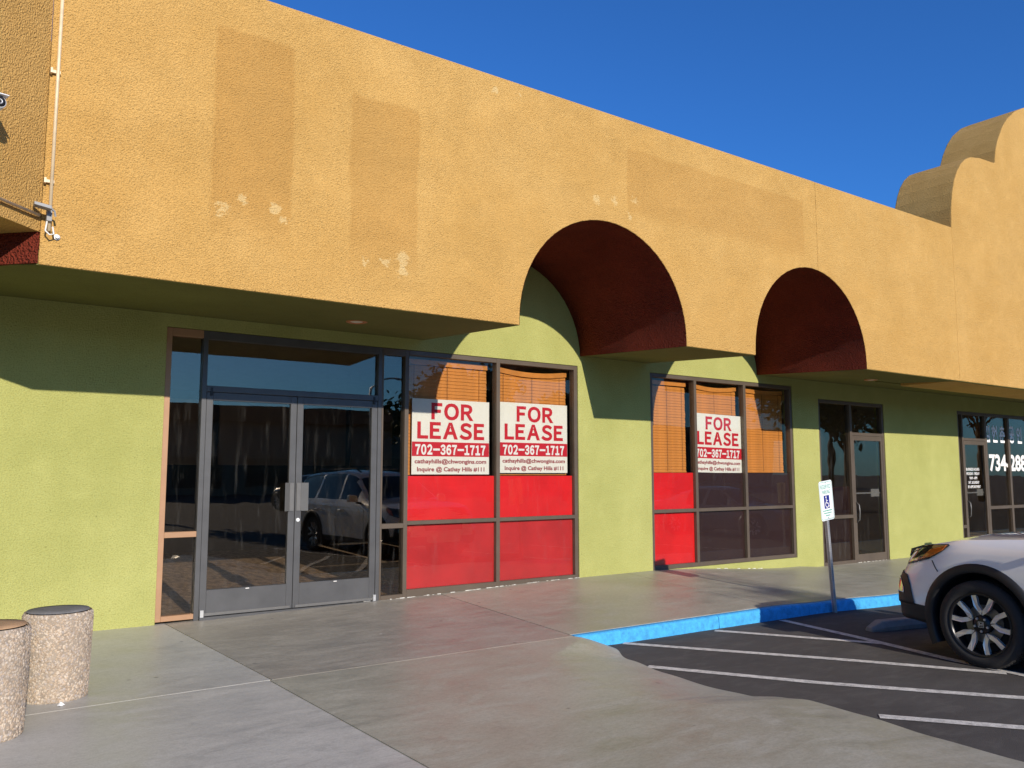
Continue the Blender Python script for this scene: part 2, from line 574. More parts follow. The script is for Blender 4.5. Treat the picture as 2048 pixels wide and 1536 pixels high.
# ------------------------------------------------------------------ parking lot, sidewalk, kerb
def axis(parts):
    out = []
    for a, b, n in parts:
        out += [a + (b - a) * i / n for i in range(n)]
    return out + [parts[-1][1]]
def grid_sheet(xs, ys, zf):
    vs = [(x, y, zf(x, y)) for y in ys for x in xs]
    n = len(xs)
    fs = [(j * n + i, j * n + i + 1, (j + 1) * n + i + 1, (j + 1) * n + i) for j in range(len(ys) - 1) for i in range(n - 1)]
    return vs, fs
xs = axis([(-900, -60, 4), (-60, -6, 6), (-6, 22, 70), (22, 60, 6), (60, 900, 4)])
ys = axis([(-900, -60, 4), (-60, -14, 8), (-14, -3.0, 44), (-3.0, 14, 4), (14, 900, 5)])
mb = MB()
mb.add(*grid_sheet(xs, ys, lambda x, y: z_lot(x) if y < -2.9 else -0.45))
lot = mb.build('parking_lot', 'asphalt', None, True)
tag(lot, 'dark sealed asphalt parking lot with white hatched markings', 'parking lot', kind='structure')

def stripe(pts, w=0.105):
    """painted line following the asphalt"""
    P = []
    for (x0, y0), (x1, y1) in zip(pts, pts[1:]):
        n = max(2, int(math.hypot(x1 - x0, y1 - y0) / 0.12))
        P += [(x0 + (x1 - x0) * i / n, y0 + (y1 - y0) * i / n) for i in range(n)]
    P.append(pts[-1])
    vs, fs = [], []
    for i, (x, y) in enumerate(P):
        a, b = P[max(i - 1, 0)], P[min(i + 1, len(P) - 1)]
        d = Vector((b[0] - a[0], b[1] - a[1])).normalized()
        nx, ny = -d.y * w / 2, d.x * w / 2
        j = random.uniform(-.004, .004)
        for s in (-1, 1):
            px, py = x + s * nx * (1 + j * 6), y + s * ny * (1 + j * 6)
            vs.append((px, py, z_lot(px) + 0.005))
    fs = [(2 * i, 2 * i + 2, 2 * i + 3, 2 * i + 1) for i in range(len(P) - 1)]
    m = MB().add(vs, fs)
    return m.build('painted_stripe', 'stripe', lot)
stripe([(8.44, -3.17), (8.19, -4.31), (7.90, -5.40), (7.70, -6.6), (7.1, -9.4)])
stripe([(7.26, -3.19), (8.10, -4.62)])
stripe([(5.97, -3.14), (6.98, -4.67), (7.74, -5.95)])
stripe([(5.42, -4.03), (6.14, -5.24), (7.02, -6.45), (7.35, -7.0)])
stripe([(5.63, -6.06), (5.90, -6.41), (6.35, -7.0), (7.1, -8.0)])
for k in range(3):
    stripe([(11.2 + 2.75 * k, -3.5), (10.2 + 2.75 * k, -8.6)])

walk = MB()
walk.add(*grid_sheet(axis([(-0.8, 30, 60)]), axis([(-3.02, 0.1, 6)]), lambda x, y: z_walk(x, y) - 0.008))
ys2 = axis([(-7.6, -3.0, 40)])
def strip_sheet(xl, xr, ys, nx, zf):
    vs = []
    for y in ys:
        a, b = xl(y), xr(y)
        vs += [(a + (b - a) * i / nx, y, zf(a + (b - a) * i / nx, y)) for i in range(nx + 1)]
    n = nx + 1
    fs = [(j * n + i, j * n + i + 1, (j + 1) * n + i + 1, (j + 1) * n + i) for j in range(len(ys) - 1) for i in range(nx)]
    return vs, fs
walk.add(*strip_sheet(lambda y: -0.8, lambda y: edge_x(y) - .12, ys2, 40, lambda x, y: min(z_walk(x, y), z_walk(x, min(y, -3.11))) - 0.01))
walk = walk.build('sidewalk', 'joint', None, True)
tag(walk, 'grey concrete sidewalk and ramp in front of the green wall', 'sidewalk', kind='structure')
J = 0.006
def slab(xl, xr, ya, yb, mat, nx, ny):
    ys = [ya + (yb - ya) * i / ny for i in range(ny + 1)]
    vs, fs = strip_sheet(xl, xr, ys, nx, z_walk)
    n = nx + 1
    ring = [i for i in range(n)] + [j * n + nx for j in range(1, ny + 1)] + [ny * n + i for i in range(nx - 1, -1, -1)] + [j * n for j in range(ny - 1, 0, -1)]
    k = len(vs)
    low = [(vs[i][0], vs[i][1], vs[i][2] - 0.18) for i in ring]
    m = len(ring)
    fs = fs + [(ring[i], k + i, k + (i + 1) % m, ring[(i + 1) % m]) for i in range(m)]
    o = MB().add(vs + low, fs).build('slab', mat, walk)
    return o
jx2 = lambda y: 5.72 + (y + 0.2) / 2.85 * 0.35
jx3 = lambda y: 9.0 + y / 3.1 * 0.55
slab(lambda y: -0.8, lambda y: 2.40 - J, -3.1 + J, 0.06, 'slab_cool', 30, 10)
slab(lambda y: 2.40 + J, lambda y: jx2(y) - J, -3.1 + J, 0.06, 'slab_dark', 14, 10)
slab(lambda y: jx2(y) + J, lambda y: jx3(y) - J * .5, -3.02, 0.06, 'slab', 16, 10)
slab(lambda y: jx3(y) + J * .5, lambda y: 13.2 - J, -3.02, 0.06, 'slab', 20, 10)
slab(lambda y: 13.2 + J, lambda y: 17.5 - J, -3.02, 0.06, 'slab', 16, 10)
slab(lambda y: 17.5 + J, lambda y: 30, -3.02, 0.06, 'slab', 16, 10)
slab(lambda y: -0.8, lambda y: 2.38 - J, -7.6, -3.1 - J, 'slab_cool', 20, 50)
slab(lambda y: 2.38 + J, lambda y: edge_x(y), -7.6, -3.1 - J, 'slab', 34, 110)

kerb = empty('kerb', (0, -3.1, 0))
tag(kerb, 'blue painted concrete kerb edging the sidewalk beside the hatched bay', 'kerb', kind='structure')
kx = [5.38, 7.42, 9.05, 11.4, 14.4, 17.4, 20.4, 24, 30]
for a, b in zip(kx, kx[1:]):
    n = max(6, int((b - a) / .2))
    vs, fs = [], []
    for i in range(n + 1):
        x = a + 0.004 + (b - a - 0.008) * i / n
        zt = z_kerb(x)
        zb = z_lot(x) - 0.04
        ramp = smooth01((x - 5.36) / 0.4)
        wob = 0.006 * noise.noise(Vector((x * 3.1, 0, 0)))
        yf = -0.005 + wob
        zt2 = zt - 0.003
        vs += [(x, yf - 0.02, zb), (x, yf - 0.005, zt2 - 0.03), (x, yf + 0.004, zt2 - 0.010), (x, yf + 0.02, zt2), (x, 0.076, zt2), (x, 0.076, zb)]
    for i in range(n):
        for k in range(6):
            fs.append((i * 6 + k, (i + 1) * 6 + k, (i + 1) * 6 + (k + 1) % 6, i * 6 + (k + 1) % 6))
    fs += [tuple(range(6)), tuple(range(n * 6, n * 6 + 6))[::-1]]
    o = MB().add(vs, fs).build('kerb_stone', 'kerb_blue', kerb)
    o.data.polygons.foreach_set('use_smooth', [False] * len(o.data.polygons))

# ------------------------------------------------------------------ building shell
B = empty('building')
tag(B, 'strip mall building with ochre arched parapet over a green storefront wall', 'building')
PY = -2.1                 # parapet face
ZB, ZT = 3.165, 5.93      # parapet bottom and top
SB = 3.27                 # soffit height at the wall

def arc(cx, r, zc, a0, a1, n=28):
    return [(cx + r * math.cos(a0 + (a1 - a0) * i / n), zc + r * math.sin(a0 + (a1 - a0) * i / n)) for i in range(n + 1)]
A1 = (6.79, 1.33, 3.235)
A2 = (10.84, 1.35, 3.225)
arch1 = [(A1[0] - A1[1], ZB)] + arc(*A1, math.pi, 0) + [(A1[0] + A1[1], ZB)]
arch2 = [(A2[0] - A2[1], ZB)] + arc(*A2, math.pi, 0) + [(A2[0] + A2[1], ZB)]
XJ = 11.0
a2l = [p for p in arch2 if p[0] < XJ]
a2r = [p for p in arch2 if p[0] > XJ + .006]
zJ = A2[2] + math.sqrt(A2[1] ** 2 - (XJ - A2[0]) ** 2)
outA = [(0.81, ZB)] + arch1 + a2l + [(XJ, zJ), (XJ, ZT), (0.81, ZT)]
outB = [(XJ + .006, zJ)] + a2r + [(15.06, ZB), (15.06, ZT), (XJ + .006, ZT)]
def slab_xz(outline, y0, y1):
    return MB().prism([(x, y0, z) for x, z in outline], (0, 0, 0), (0, y1 - y0, 0))
slab_xz(outA, PY, PY + .03).build('parapet_panel', 'ochre', B, bevel=0.014)
slab_xz(outB, PY, PY + .03).build('parapet_panel', 'ochre', B, bevel=0.012)
MB().box(0.9, 15.05, PY + .031, PY + .35, 4.75, ZT - .004).build('parapet_core', 'ochre_far', B)
MB().box(XJ - .05, XJ + .05, PY + .0305, PY + .06, zJ + .06, 4.74).build('control_joint', 'hole', B)
# stepped scroll parapet
prof = [(15.062, ZB), (27, ZB), (27, 9.5), (21.5, 9.5)]
prof += [(20.2, 9.42), (19.2, 9.25), (18.31, 9.01), (17.9, 8.83), (17.53, 8.58), (17.28, 8.33), (17.08, 8.05), (16.95, 7.80), (16.88, 7.52)]
prof += [(16.55, 7.50), (16.28, 7.485), (15.94, 7.43), (15.72, 7.34), (15.53, 7.2), (15.38, 7.03), (15.26, 6.83), (15.17, 6.6), (15.10, 6.3), (15.062, ZT - .03)]
slab_xz(prof, PY, -1.0).build('scroll_parapet', 'ochre_far', B, bevel=0.015)
# linings of the two arches
def lining(arch, name):
    m = MB()
    pts = [arch[0]] + arch[1:-1] + [arch[-1]]
    ys = [PY + .0045, -1.8, -1.4, -1.05, -.5, -0.001]
    vs = []
    n = len(pts)
    for y in ys:
        for i, (x, z) in enumerate(pts):
            zz = z
            zz = max(z, ZB + .001 + (SB - ZB) * (y - PY) / (0 - PY))
            vs.append((x, y, zz))
    fs = [(j * n + i, j * n + i + 1, (j + 1) * n + i + 1, (j + 1) * n + i) for j in range(len(ys) - 1) for i in range(n - 1)]
    # back side, so that the lining is a shell with thickness
    out = []
    cx = (pts[0][0] + pts[-1][0]) / 2
    for x, y, z in vs:
        d = Vector((x - cx, 0, max(0.0, z - 3.22))).normalized()
        out.append((x + d.x * .04, y, z + d.z * .04))
    k = len(vs)
    fs2 = [tuple(i + k for i in f[::-1]) for f in fs]
    rim = [((len(ys) - 1) * n + i, (len(ys) - 1) * n + i + 1, k + (len(ys) - 1) * n + i + 1, k + (len(ys) - 1) * n + i) for i in range(n - 1)]
    m.add(vs + out, fs + fs2 + rim)
    o = m.build(name, 'red_lining', B, True)
    return o
# set the lining a hair inside the opening so that it never shares a plane with the panel edge
def inset(arch, c, d=0.004):
    res = []
    for x, z in arch:
        v = Vector((c[0] - x, max(c[2] - z, 0) if z < c[2] else c[2] - z))
        v.normalize()
        res.append((x + v.x * d, z + v.y * d if z > c[2] else z))
    return res
lining(inset(arch1, A1), 'arch_lining')
lining(inset(arch2, A2), 'arch_lining')
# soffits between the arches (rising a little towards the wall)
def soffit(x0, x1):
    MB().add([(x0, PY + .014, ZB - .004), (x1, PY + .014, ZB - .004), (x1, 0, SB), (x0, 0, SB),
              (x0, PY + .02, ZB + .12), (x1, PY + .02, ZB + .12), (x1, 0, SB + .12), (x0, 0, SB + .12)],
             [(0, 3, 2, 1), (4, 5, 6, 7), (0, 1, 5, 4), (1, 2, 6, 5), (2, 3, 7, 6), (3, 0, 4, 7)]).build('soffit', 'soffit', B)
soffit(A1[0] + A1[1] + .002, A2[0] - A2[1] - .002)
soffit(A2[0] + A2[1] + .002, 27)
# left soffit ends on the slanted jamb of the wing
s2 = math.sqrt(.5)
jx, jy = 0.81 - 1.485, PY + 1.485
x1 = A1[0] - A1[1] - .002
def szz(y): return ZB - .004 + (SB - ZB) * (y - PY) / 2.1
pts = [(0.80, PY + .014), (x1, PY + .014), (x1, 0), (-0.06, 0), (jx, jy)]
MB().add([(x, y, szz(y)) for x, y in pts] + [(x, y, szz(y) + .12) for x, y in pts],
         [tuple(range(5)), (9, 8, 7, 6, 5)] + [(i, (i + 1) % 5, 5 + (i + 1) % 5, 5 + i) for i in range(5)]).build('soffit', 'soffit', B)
# wing turning 45 degrees towards the camera on the left
ZW = 3.42
d = Vector((-s2, -s2, 0)); n_in = Vector((-s2, s2, 0))
c0 = Vector((0.806, PY - .004, 0))
def wing_box(a, b, t0, t1, z0, z1):
    P = [c0 + d * a + n_in * t0, c0 + d * b + n_in * t0, c0 + d * b + n_in * t1, c0 + d * a + n_in * t1]
    return MB().add([(p.x, p.y, z0) for p in P] + [(p.x, p.y, z1) for p in P],
                    [(0, 3, 2, 1), (4, 5, 6, 7), (0, 1, 5, 4), (1, 2, 6, 5), (2, 3, 7, 6), (3, 0, 4, 7)])
wing_box(0.0, 5.5, 0.0, 0.35, ZW, ZT).build('parapet_panel', 'ochre_far', B)
wing_box(-0.03, 0.012, 0.012, 2.05, ZB + .006, ZW + .05).build('jamb_lining', 'red_lining', B)
wing_box(0.013, 5.5, 0.35, 2.1, ZW + .004, ZW + .1).build('arch_ceiling', 'red_lining', B)
wing_box(-0.9, 5.5, 2.1, 2.3, -.3, 4.8).build('wall', 'green', B)

# green wall with its openings
WT = 4.85
w = MB()
w.box(-0.06, 2.29, 0, .2, -.35, WT)
w.box(2.29, 8.07, 0, .2, 3.125, WT)
w.box(8.07, 9.555, 0, .2, -.35, WT)
w.box(9.555, 13.17, 0, .2, 3.135, WT)
w.box(9.555, 13.17, 0, .2, -.35, .058)
w.box(13.17, 13.95, 0, .2, -.35, WT)
w.box(13.95, 16.155, 0, .2, 2.945, WT)
w.box(16.155, 19.10, 0, .2, -.35, WT)
w.box(19.10, 25.0, 0, .2, 2.945, WT)
w.box(25.0, 27.0, 0, .2, -.35, WT)
w.build('wall', 'green', B)
# roof and back
MB().box(-0.5, 27, PY + .36, 12, 5.0, 5.15).build('roof', 'interior_dark', B)
MB().box(-.2, 27, 11.8, 12, -.3, 5.0).build('rear_wall', 'ochre_far', B)
MB().box(26.8, 27, .2, 11.8, -.3, 5.0).build('side_wall', 'ochre_far', B)
MB().box(-.2, -.06, .2, 11.8, -.3, 5.0).build('side_wall', 'ochre_far', B)
# interior of the unit behind the double doors
MB().box(0, 9.45, .2, 8.2, -.2, .004).build('interior_floor', 'carpet', B)
MB().box(0, 9.45, .2, 8.2, 3.2, 3.3).build('interior_ceiling', 'ceiling', B)
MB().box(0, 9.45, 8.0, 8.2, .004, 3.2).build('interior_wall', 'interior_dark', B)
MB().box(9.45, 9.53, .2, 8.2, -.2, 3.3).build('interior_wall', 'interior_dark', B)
for a, b in ((4.2, 5.15), (5.28, 6.95), (7.1, 8.05), (8.2, 9.2)):
    MB().box(a, b, 7.9, 7.98, 1.72, 3.02).build('interior_panel', 'interior_tan', B)
MB().box(0.2, 3.9, 7.9, 7.98, 1.70, 2.98).build('interior_panel', 'interior_tan', B)
# interiors of the other units
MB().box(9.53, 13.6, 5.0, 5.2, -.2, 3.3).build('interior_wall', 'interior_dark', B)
MB().box(9.53, 13.6, .2, 5.0, -.2, -.02).build('interior_floor', 'carpet', B)
MB().box(13.6, 13.7, .2, 5.2, -.2, 3.3).build('interior_wall', 'interior_beige', B)
MB().box(13.7, 17.5, 3.0, 3.1, -.2, 3.3).build('interior_wall', 'interior_beige', B)
MB().box(13.7, 17.5, .2, 3.0, -.2, -.14).build('interior_floor', 'carpet', B)
MB().box(17.5, 17.6, .2, 5.2, -.2, 3.3).build('interior_wall', 'interior_beige', B)
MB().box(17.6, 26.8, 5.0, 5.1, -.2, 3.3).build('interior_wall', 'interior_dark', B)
MB().box(17.6, 26.8, .2, 5.0, -.2, -.14).build('interior_floor', 'carpet', B)
MB().box(9.53, 26.8, .2, 8.2, 3.3, 3.4).build('interior_ceiling', 'ceiling', B)

# ------------------------------------------------------------------ storefront frames, panes, panels
FY0, FY1, GY = 0.012, 0.125, 0.062       # frame front, back and glass plane
def fbox(m, x0, x1, z0, z1, y0=FY0, y1=FY1):
    m.box(x0, x1, y0, y1, z0, z1)
def pane(x0, x1, z0, z1, parent, mat='glass_clear'):
    return MB().box(x0, x1, GY, GY + .006, z0, z1).build('pane', mat, parent)
def panel(x0, x1, z0, z1, parent, mat, label=None):
    o = MB().box(x0, x1, GY + .012, GY + .018, z0, z1).build('film_panel', mat, parent)
    if label: o['label'] = label
    return o
def frame(bars, mat, name='window_frame', bevel=0.003):
    m = MB()
    for b in bars:
        fbox(m, *b)
    return m.build(name, mat, B, bevel=bevel, seg=1)

# sidelight left of the doors (faded tan frame)
sl = frame([(2.292, 2.352, .0, 3.12), (2.352, 2.684, .0, .055), (2.352, 2.684, .866, .926), (2.352, 2.684, 3.035, 3.12)], 'frame_tan', 'sidelight_frame')
pane(2.352, 2.684, .055, .866, sl, 'glass_dark'); pane(2.352, 2.684, .926, 3.035, sl, 'glass_dark')
# door frame with transom
df = frame([(2.684, 2.737, -.02, 3.12), (4.828, 4.880, -.02, 3.12), (2.737, 4.828, 2.445, 2.512), (2.737, 4.828, 3.03, 3.12)], 'door_grey', 'door_frame')
pane(2.737, 4.828, 2.512, 3.03, df, 'glass_dark')
MB().box(2.737, 4.828, -.03, .16, -.03, .012).build('threshold', 'door_grey', df)
def leaf(x0, x1, gx0, gx1, left):
    m = MB()
    y0, y1 = 0.018, 0.068
    m.box(x0, gx0, y0, y1, .016, 2.44)
    m.box(gx1, x1, y0, y1, .016, 2.44)
    m.box(gx0, gx1, y0, y1, .016, .292)
    m.box(gx0, gx1, y0, y1, 2.352, 2.44)
    o = m.build('door', 'door_grey', B, bevel=0.003, seg=1)
    MB().box(gx0, gx1, .040, .046, .292, 2.352).build('pane', 'glass_dark', o)
    # push-pull grip: a plate bent out over the stile
    s = 1 if left else -1
    xe = (x1 - .012) if left else (x0 + .012)
    a, b = (xe - .03, xe) if left else (xe, xe + .03)
    g = MB()
    g.box(min(xe, xe - s * .052), max(xe, xe - s * .052), y0 - .012, y0 - .001, 1.115, 1.44)
    p = [(xe - s * .052, y0 - .012), (xe - s * .052, y0 - .001), (xe - s * .125, y0 - .050), (xe - s * .125, y0 - .061)]
    g.add([(x, y, z) for z in (1.115, 1.44) for x, y in p], [(0, 1, 2, 3), (4, 5, 6, 7), (0, 1, 5, 4), (1, 2, 6, 5), (2, 3, 7, 6), (3, 0, 4, 7)])
    g.build('handle', 'handle', o, bevel=.002, seg=1)
    # bottom sweep
    MB().box(x0 + .03, x1 - .03, y0 - .012, y0 - .002, .02, .05).build('door_sweep', 'handle', o)
    MB().box((gx0 + gx1) / 2 - .02, (gx0 + gx1) / 2 + .02, y0 - .004, y0 - .0005, .276, .284).build('sticker', 'letter_white', o)
    return o
dl = leaf(2.740, 3.780, 2.812, 3.705, True)
dr = leaf(3.786, 4.825, 3.862, 4.748, False)
MB().lathe([(0, -.012), (.018, -.012), (.022, -.006), (.022, .004)], 20, 'y', (3.824, .018, 1.012)).build('lock', 'plate_white', dr)
for x in (2.745, 4.79):
    MB().box(x, x + .035, -.02, .015, -.01, .085).build('pivot', 'galv', df)
for x in (2.79, 4.775):
    MB().box(x - .012, x + .012, .004, .018, 2.40, 2.49).build('pivot', 'black', df)
# right sidelight
sr = frame([(4.8805, 4.905, .0, 3.12), (4.905, 5.205, .0, .058), (4.905, 5.205, .868, .928), (4.905, 5.205, 3.035, 3.12)], 'frame', 'sidelight_frame')
pane(4.880, 5.205, .058, .868, sr, 'glass_dark'); pane(4.880, 5.205, .928, 3.035, sr, 'glass_dark')
# twin window
w1 = frame([(5.205, 5.262, .0, 3.12), (6.624, 6.684, .0, 3.12), (8.006, 8.068, .0, 3.12),
            (5.262, 6.624, .0, .105), (6.684, 8.006, .0, .105), (5.262, 6.624, .903, .953), (6.684, 8.006, .903, .953),
            (5.262, 6.624, 3.06, 3.12), (6.684, 8.006, 3.06, 3.12)], 'frame')
for a, b in ((5.262, 6.624), (6.684, 8.006)):
    pane(a, b, .105, .903, w1); pane(a, b, .953, 3.06, w1)
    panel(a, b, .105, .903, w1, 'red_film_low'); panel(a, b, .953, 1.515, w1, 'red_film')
# triple window
w2 = frame([(9.558, 9.618, .06, 3.13), (10.575, 10.635, .06, 3.13), (11.822, 11.884, .06, 3.13), (13.105, 13.166, .06, 3.13)] +
           [(a, b, z0, z1) for a, b in ((9.618, 10.575), (10.635, 11.822), (11.884, 13.105)) for z0, z1 in ((.06, .125), (.932, .985), (3.07, 3.13))], 'frame')
for a, b, c in ((9.618, 10.575, 'red_film'), (10.635, 11.822, 'brown_film'), (11.884, 13.105, 'brown_film')):
    pane(a, b, .125, .932, w2); pane(a, b, .985, 3.07, w2)
    panel(a, b, .125, .932, w2, c); panel(a, b, .985, 1.56, w2, c)
# single door with sidelight
w3 = frame([(13.953, 14.01, -.155, 2.94), (14.975, 15.045, -.155, 2.94), (16.09, 16.152, -.155, 2.94),
            (14.01, 14.975, -.155, -.09), (14.01, 14.975, .70, .765), (14.01, 14.975, 2.88, 2.94), (15.045, 16.09, 2.285, 2.345), (15.045, 16.09, 2.88, 2.94)], 'frame', 'door_frame')
pane(14.01, 14.975, -.09, .70, w3, 'glass_dark'); pane(14.01, 14.975, .765, 2.88, w3, 'glass_dark'); pane(15.045, 16.09, 2.345, 2.88, w3, 'glass_dark')
panel(14.01, 14.975, -.09, .70, w3, 'brown_film'); panel(14.01, 14.975, .765, 1.30, w3, 'brown_film')
def single_door(x0, x1, z0, z1, st, rail, bar_z, mat='frame'):
    m = MB()
    y0, y1 = .018, .062
    m.box(x0, x0 + st, y0, y1, z0, z1); m.box(x1 - st, x1, y0, y1, z0, z1)
    m.box(x0 + st, x1 - st, y0, y1, z0, z0 + rail); m.box(x0 + st, x1 - st, y0, y1, z1 - .09, z1)
    o = m.build('door', mat, B, bevel=.003, seg=1)
    MB().box(x0 + st, x1 - st, .038, .044, z0 + rail, z1 - .09).build('pane', 'glass_dark', o)
    b = MB().tube([(x0 + .03, .10, bar_z), (x1 - .03, .10, bar_z)], .016, 10)
    b.box(x1 - .36, x1 - .08, .085, .115, bar_z - .07, bar_z + .08)
    b.build('push_bar', 'galv', o)
    MB().tube([(x0 + .045, .018, bar_z - .55), (x0 + .045, -.04, bar_z - .5), (x0 + .045, -.05, bar_z - .35), (x0 + .045, -.04, bar_z - .22), (x0 + .045, .018, bar_z - .17)], .012, 8).build('handle', 'handle', o, True)
    return o
d3 = single_door(15.048, 16.087, -.145, 2.282, .055, .15, 1.165)
# storefront at the far right
w4 = frame([(19.10, 19.17, -.155, 2.94), (19.31, 19.36, -.155, 2.94), (20.36, 20.45, -.155, 2.94), (21.50, 21.585, -.155, 2.94), (22.9, 22.98, -.155, 2.94), (24.93, 25.0, -.155, 2.94),
            (19.17, 19.31, .35, .42), (19.36, 20.36, 2.29, 2.345)] + [(a, b, z0, z1) for a, b in ((20.45, 21.50), (21.585, 22.9), (22.98, 24.93)) for z0, z1 in ((.735, .805), (-.155, -.08), (2.87, 2.94))] +
           [(19.17, 19.31, 2.87, 2.94), (19.36, 20.36, 2.87, 2.94), (19.17, 19.31, -.155, -.08)], 'frame')
pane(19.17, 19.31, -.08, 2.87, w4, 'glass_dark'); pane(19.36, 20.36, 2.345, 2.87, w4, 'glass_dark')
for a, b in ((20.45, 21.50), (21.585, 22.9), (22.98, 24.93)):
    pane(a, b, -.08, .735, w4, 'glass_dark'); pane(a, b, .805, 2.87, w4, 'glass_dark')
d4 = single_door(19.362, 20.358, -.145, 2.286, .055, .15, 1.12)
def lettering(body, x, z, w, h, parent, mat, y, bold=0.0):
    me = text_mesh(body, w, h, bold)
    o = place('lettering', me, mat, parent)
    o.location = (x, y, z)
    return o
for i, (body, x0, x1) in enumerate((('BUSINESS HOURS', 19.45, 20.05), ('MONDAY - FRIDAY', 19.46, 20.05), ('9AM - 6PM', 19.59, 19.93), ('SAT. & SUNDAY', 19.53, 20.02), ('BY APPOINTMENT', 19.50, 20.07))):
    lettering(body, x0, 1.615 - i * .098, x1 - x0, .062, d4, 'letter_white', .036, .02)
for ch, x in (('김', 20.43), ('현', 20.80), ('춘', 21.18), ('공', 21.66), ('인', 22.05)):
    lettering(ch, x, 2.275, .265, .40, w4, 'letter_vinyl', GY - .002, .03)
lettering('734-288', 20.60, 1.60, 1.86, .40, w4, 'letter_white', GY - .002, .035)

# ragged line of old caulk and paint crumbs where frames meet the slab
M['caulk'] = simple('old_caulk', (0.72, 0.70, 0.63), .9, var=.2, vscale=30)
def caulk(x0, x1, seed):
    rnd = random.Random(seed)
    m = MB()
    x = x0
    while x < x1:
        l = rnd.uniform(.015, .07)
        if rnd.random() < .5:
            w = rnd.uniform(.004, .016)
            z = z_walk(x, -.01)
            m.box(x, x + l * .97, .011 - w, .0114, z - .004, z + rnd.uniform(.002, .007))
        x += l
    o = m.build('caulk_line', 'caulk', B)
    o['kind'] = 'stuff'
caulk(2.75, 5.2, 1); caulk(5.2, 8.07, 2); caulk(10.9, 12.2, 3); caulk(15.05, 16.1, 4)

# recessed lights and a vent strip in the soffit
for x, y in ((4.05, -.97), (14.05, -1.03), (17.70, -1.04)):
    z = szz(y)
    rg = MB().lathe([(.075, .012), (.075, -.006), (.10, -.010), (.118, -.004), (.118, .004)], 28, 'z', (x, y, z)).build('downlight', 'lamp_ring', B, True)
    MB().lathe([(0, -.004), (.05, -.006), (.074, .0)], 24, 'z', (x, y, z)).build('lens', 'lamp_lens', rg, True)
MB().box(14.4, 15.5, -.96, -.90, szz(-.93) - .012, szz(-.93) + .01).build('soffit_vent', 'soffit', B)

# ------------------------------------------------------------------ window blinds
def blind(x0, x1, z0, z1, label, sag=0.0):
    r = empty('window_blind', (x0, .155, z0))
    tag(r, label, 'window blind', 'wooden window blinds')
    wd = x1 - x0
    pitch = 0.0445
    n = int((z1 - z0 - .07) / pitch)
    me = MB()
    a = R(14)
    hh, th = .0255, .0016
    c, s = math.cos(a), math.sin(a)
    def q(u, v): return (u * s + v * c, u * c - v * s)
    prof = [q(-hh, -th), q(-hh * .3, -th - .001), q(hh * .3, -th - .001), q(hh, -th), q(hh, th), q(-hh, th)]
    vs = [(x, y, z) for x in (0, wd) for y, z in prof]
    m = len(prof)
    me.add(vs, [tuple(range(m)), tuple(range(2 * m - 1, m - 1, -1))] + [(i, (i + 1) % m, m + (i + 1) % m, m + i) for i in range(m)])
    mesh = me.mesh('slat')
    for k in range(n):
        o = place('slat', mesh, 'wood', r)
        o.location = (random.uniform(-.004, .004), random.uniform(-.0015, .0015), .03 + k * pitch)
        o.rotation_euler = (0, random.uniform(-.0022, .0022), 0)
    MB().box(0, wd, -.012, .03, 0, .022).build('bottom_rail', 'wood', r)
    # valance, sagging a little in the middle
    nn = 14
    zt = z1 - z0
    vs = []
    for i in range(nn + 1):
        u = i / nn
        dz = -sag * 4 * u * (1 - u)
        for y, z in ((-.03, zt - .07 + dz), (-.018, zt - .07 + dz), (-.018, zt + dz), (-.03, zt + dz)):
            vs.append((wd * u, y, z))
    fs = [(i * 4 + k, (i + 1) * 4 + k, (i + 1) * 4 + (k + 1) % 4, i * 4 + (k + 1) % 4) for i in range(nn) for k in range(4)]
    MB().add(vs, fs + [(0, 1, 2, 3), (nn * 4 + 3, nn * 4 + 2, nn * 4 + 1, nn * 4)]).build('valance', 'wood', r)
    for u in (.1, .5, .9):
        MB().tube([(wd * u, -.017, .02), (wd * u, -.017, zt - .07)], .0022, 5).build('cord', 'cord', r)
blind(5.275, 6.545, 1.525, 3.03, 'wooden blind behind the for lease board nearest the double doors')
blind(6.70, 7.955, 1.525, 3.03, 'wooden blind with sagging valance behind the middle for lease board', .05)
blind(9.63, 10.50, 1.565, 3.04, 'wooden blind above the red panel in the left pane of the triple window')
blind(10.65, 11.765, 1.565, 3.04, 'wooden blind with sagging valance behind the rightmost for lease board', .045)
blind(11.90, 13.05, 1.565, 3.04, 'wooden blind with no sign in the right pane of the triple window', .02)

# ------------------------------------------------------------------ for lease boards
def lease(x0, z0, label, wd=1.20, ht=.98):
    r = empty('for_lease_sign', (x0, GY + .03, z0))
    tag(r, label, 'sign', 'for lease boards')
    MB().box(0, wd, 0, .006, 0, ht).build('board', 'sign_white', r)
    kx, kz = wd / 840, ht / 815
    def line(body, a, b, t, u, mat, bold, y=-.002, gap=.10):
        me = spaced_text(body, (b - a) * kx, (u - t) * kz, bold, gap) if gap else text_mesh(body, (b - a) * kx, (u - t) * kz, bold)
        o = place('lettering', me, mat, r)
        o.location = ((a - 125) * kx, y, ht - (u - 85) * kz)
    MB().box(.003, wd - .003, -.0015, -.0003, ht - (705 - 85) * kz, ht - (550 - 85) * kz).build('colour_band', 'sign_red', r)
    line('FOR', 325, 785, 120, 308, 'sign_red', .042)
    line('LEASE', 180, 908, 330, 520, 'sign_red', .042)
    line('702-367-1717', 160, 922, 575, 690, 'letter_white', .05, -.003, .085)
    line('cathayhills@chwongins.com', 155, 932, 733, 797, 'sign_maroon', .028, -.002, 0)
    line('Inquire @ Cathay Hills #111', 182, 912, 818, 882, 'sign_maroon', .028, -.002, 0)
    return r
lease(5.355, 1.535, 'for lease board in the window pane nearest the double doors')
lease(6.735, 1.555, 'for lease board in the pane between the centre mullion and the green pier')
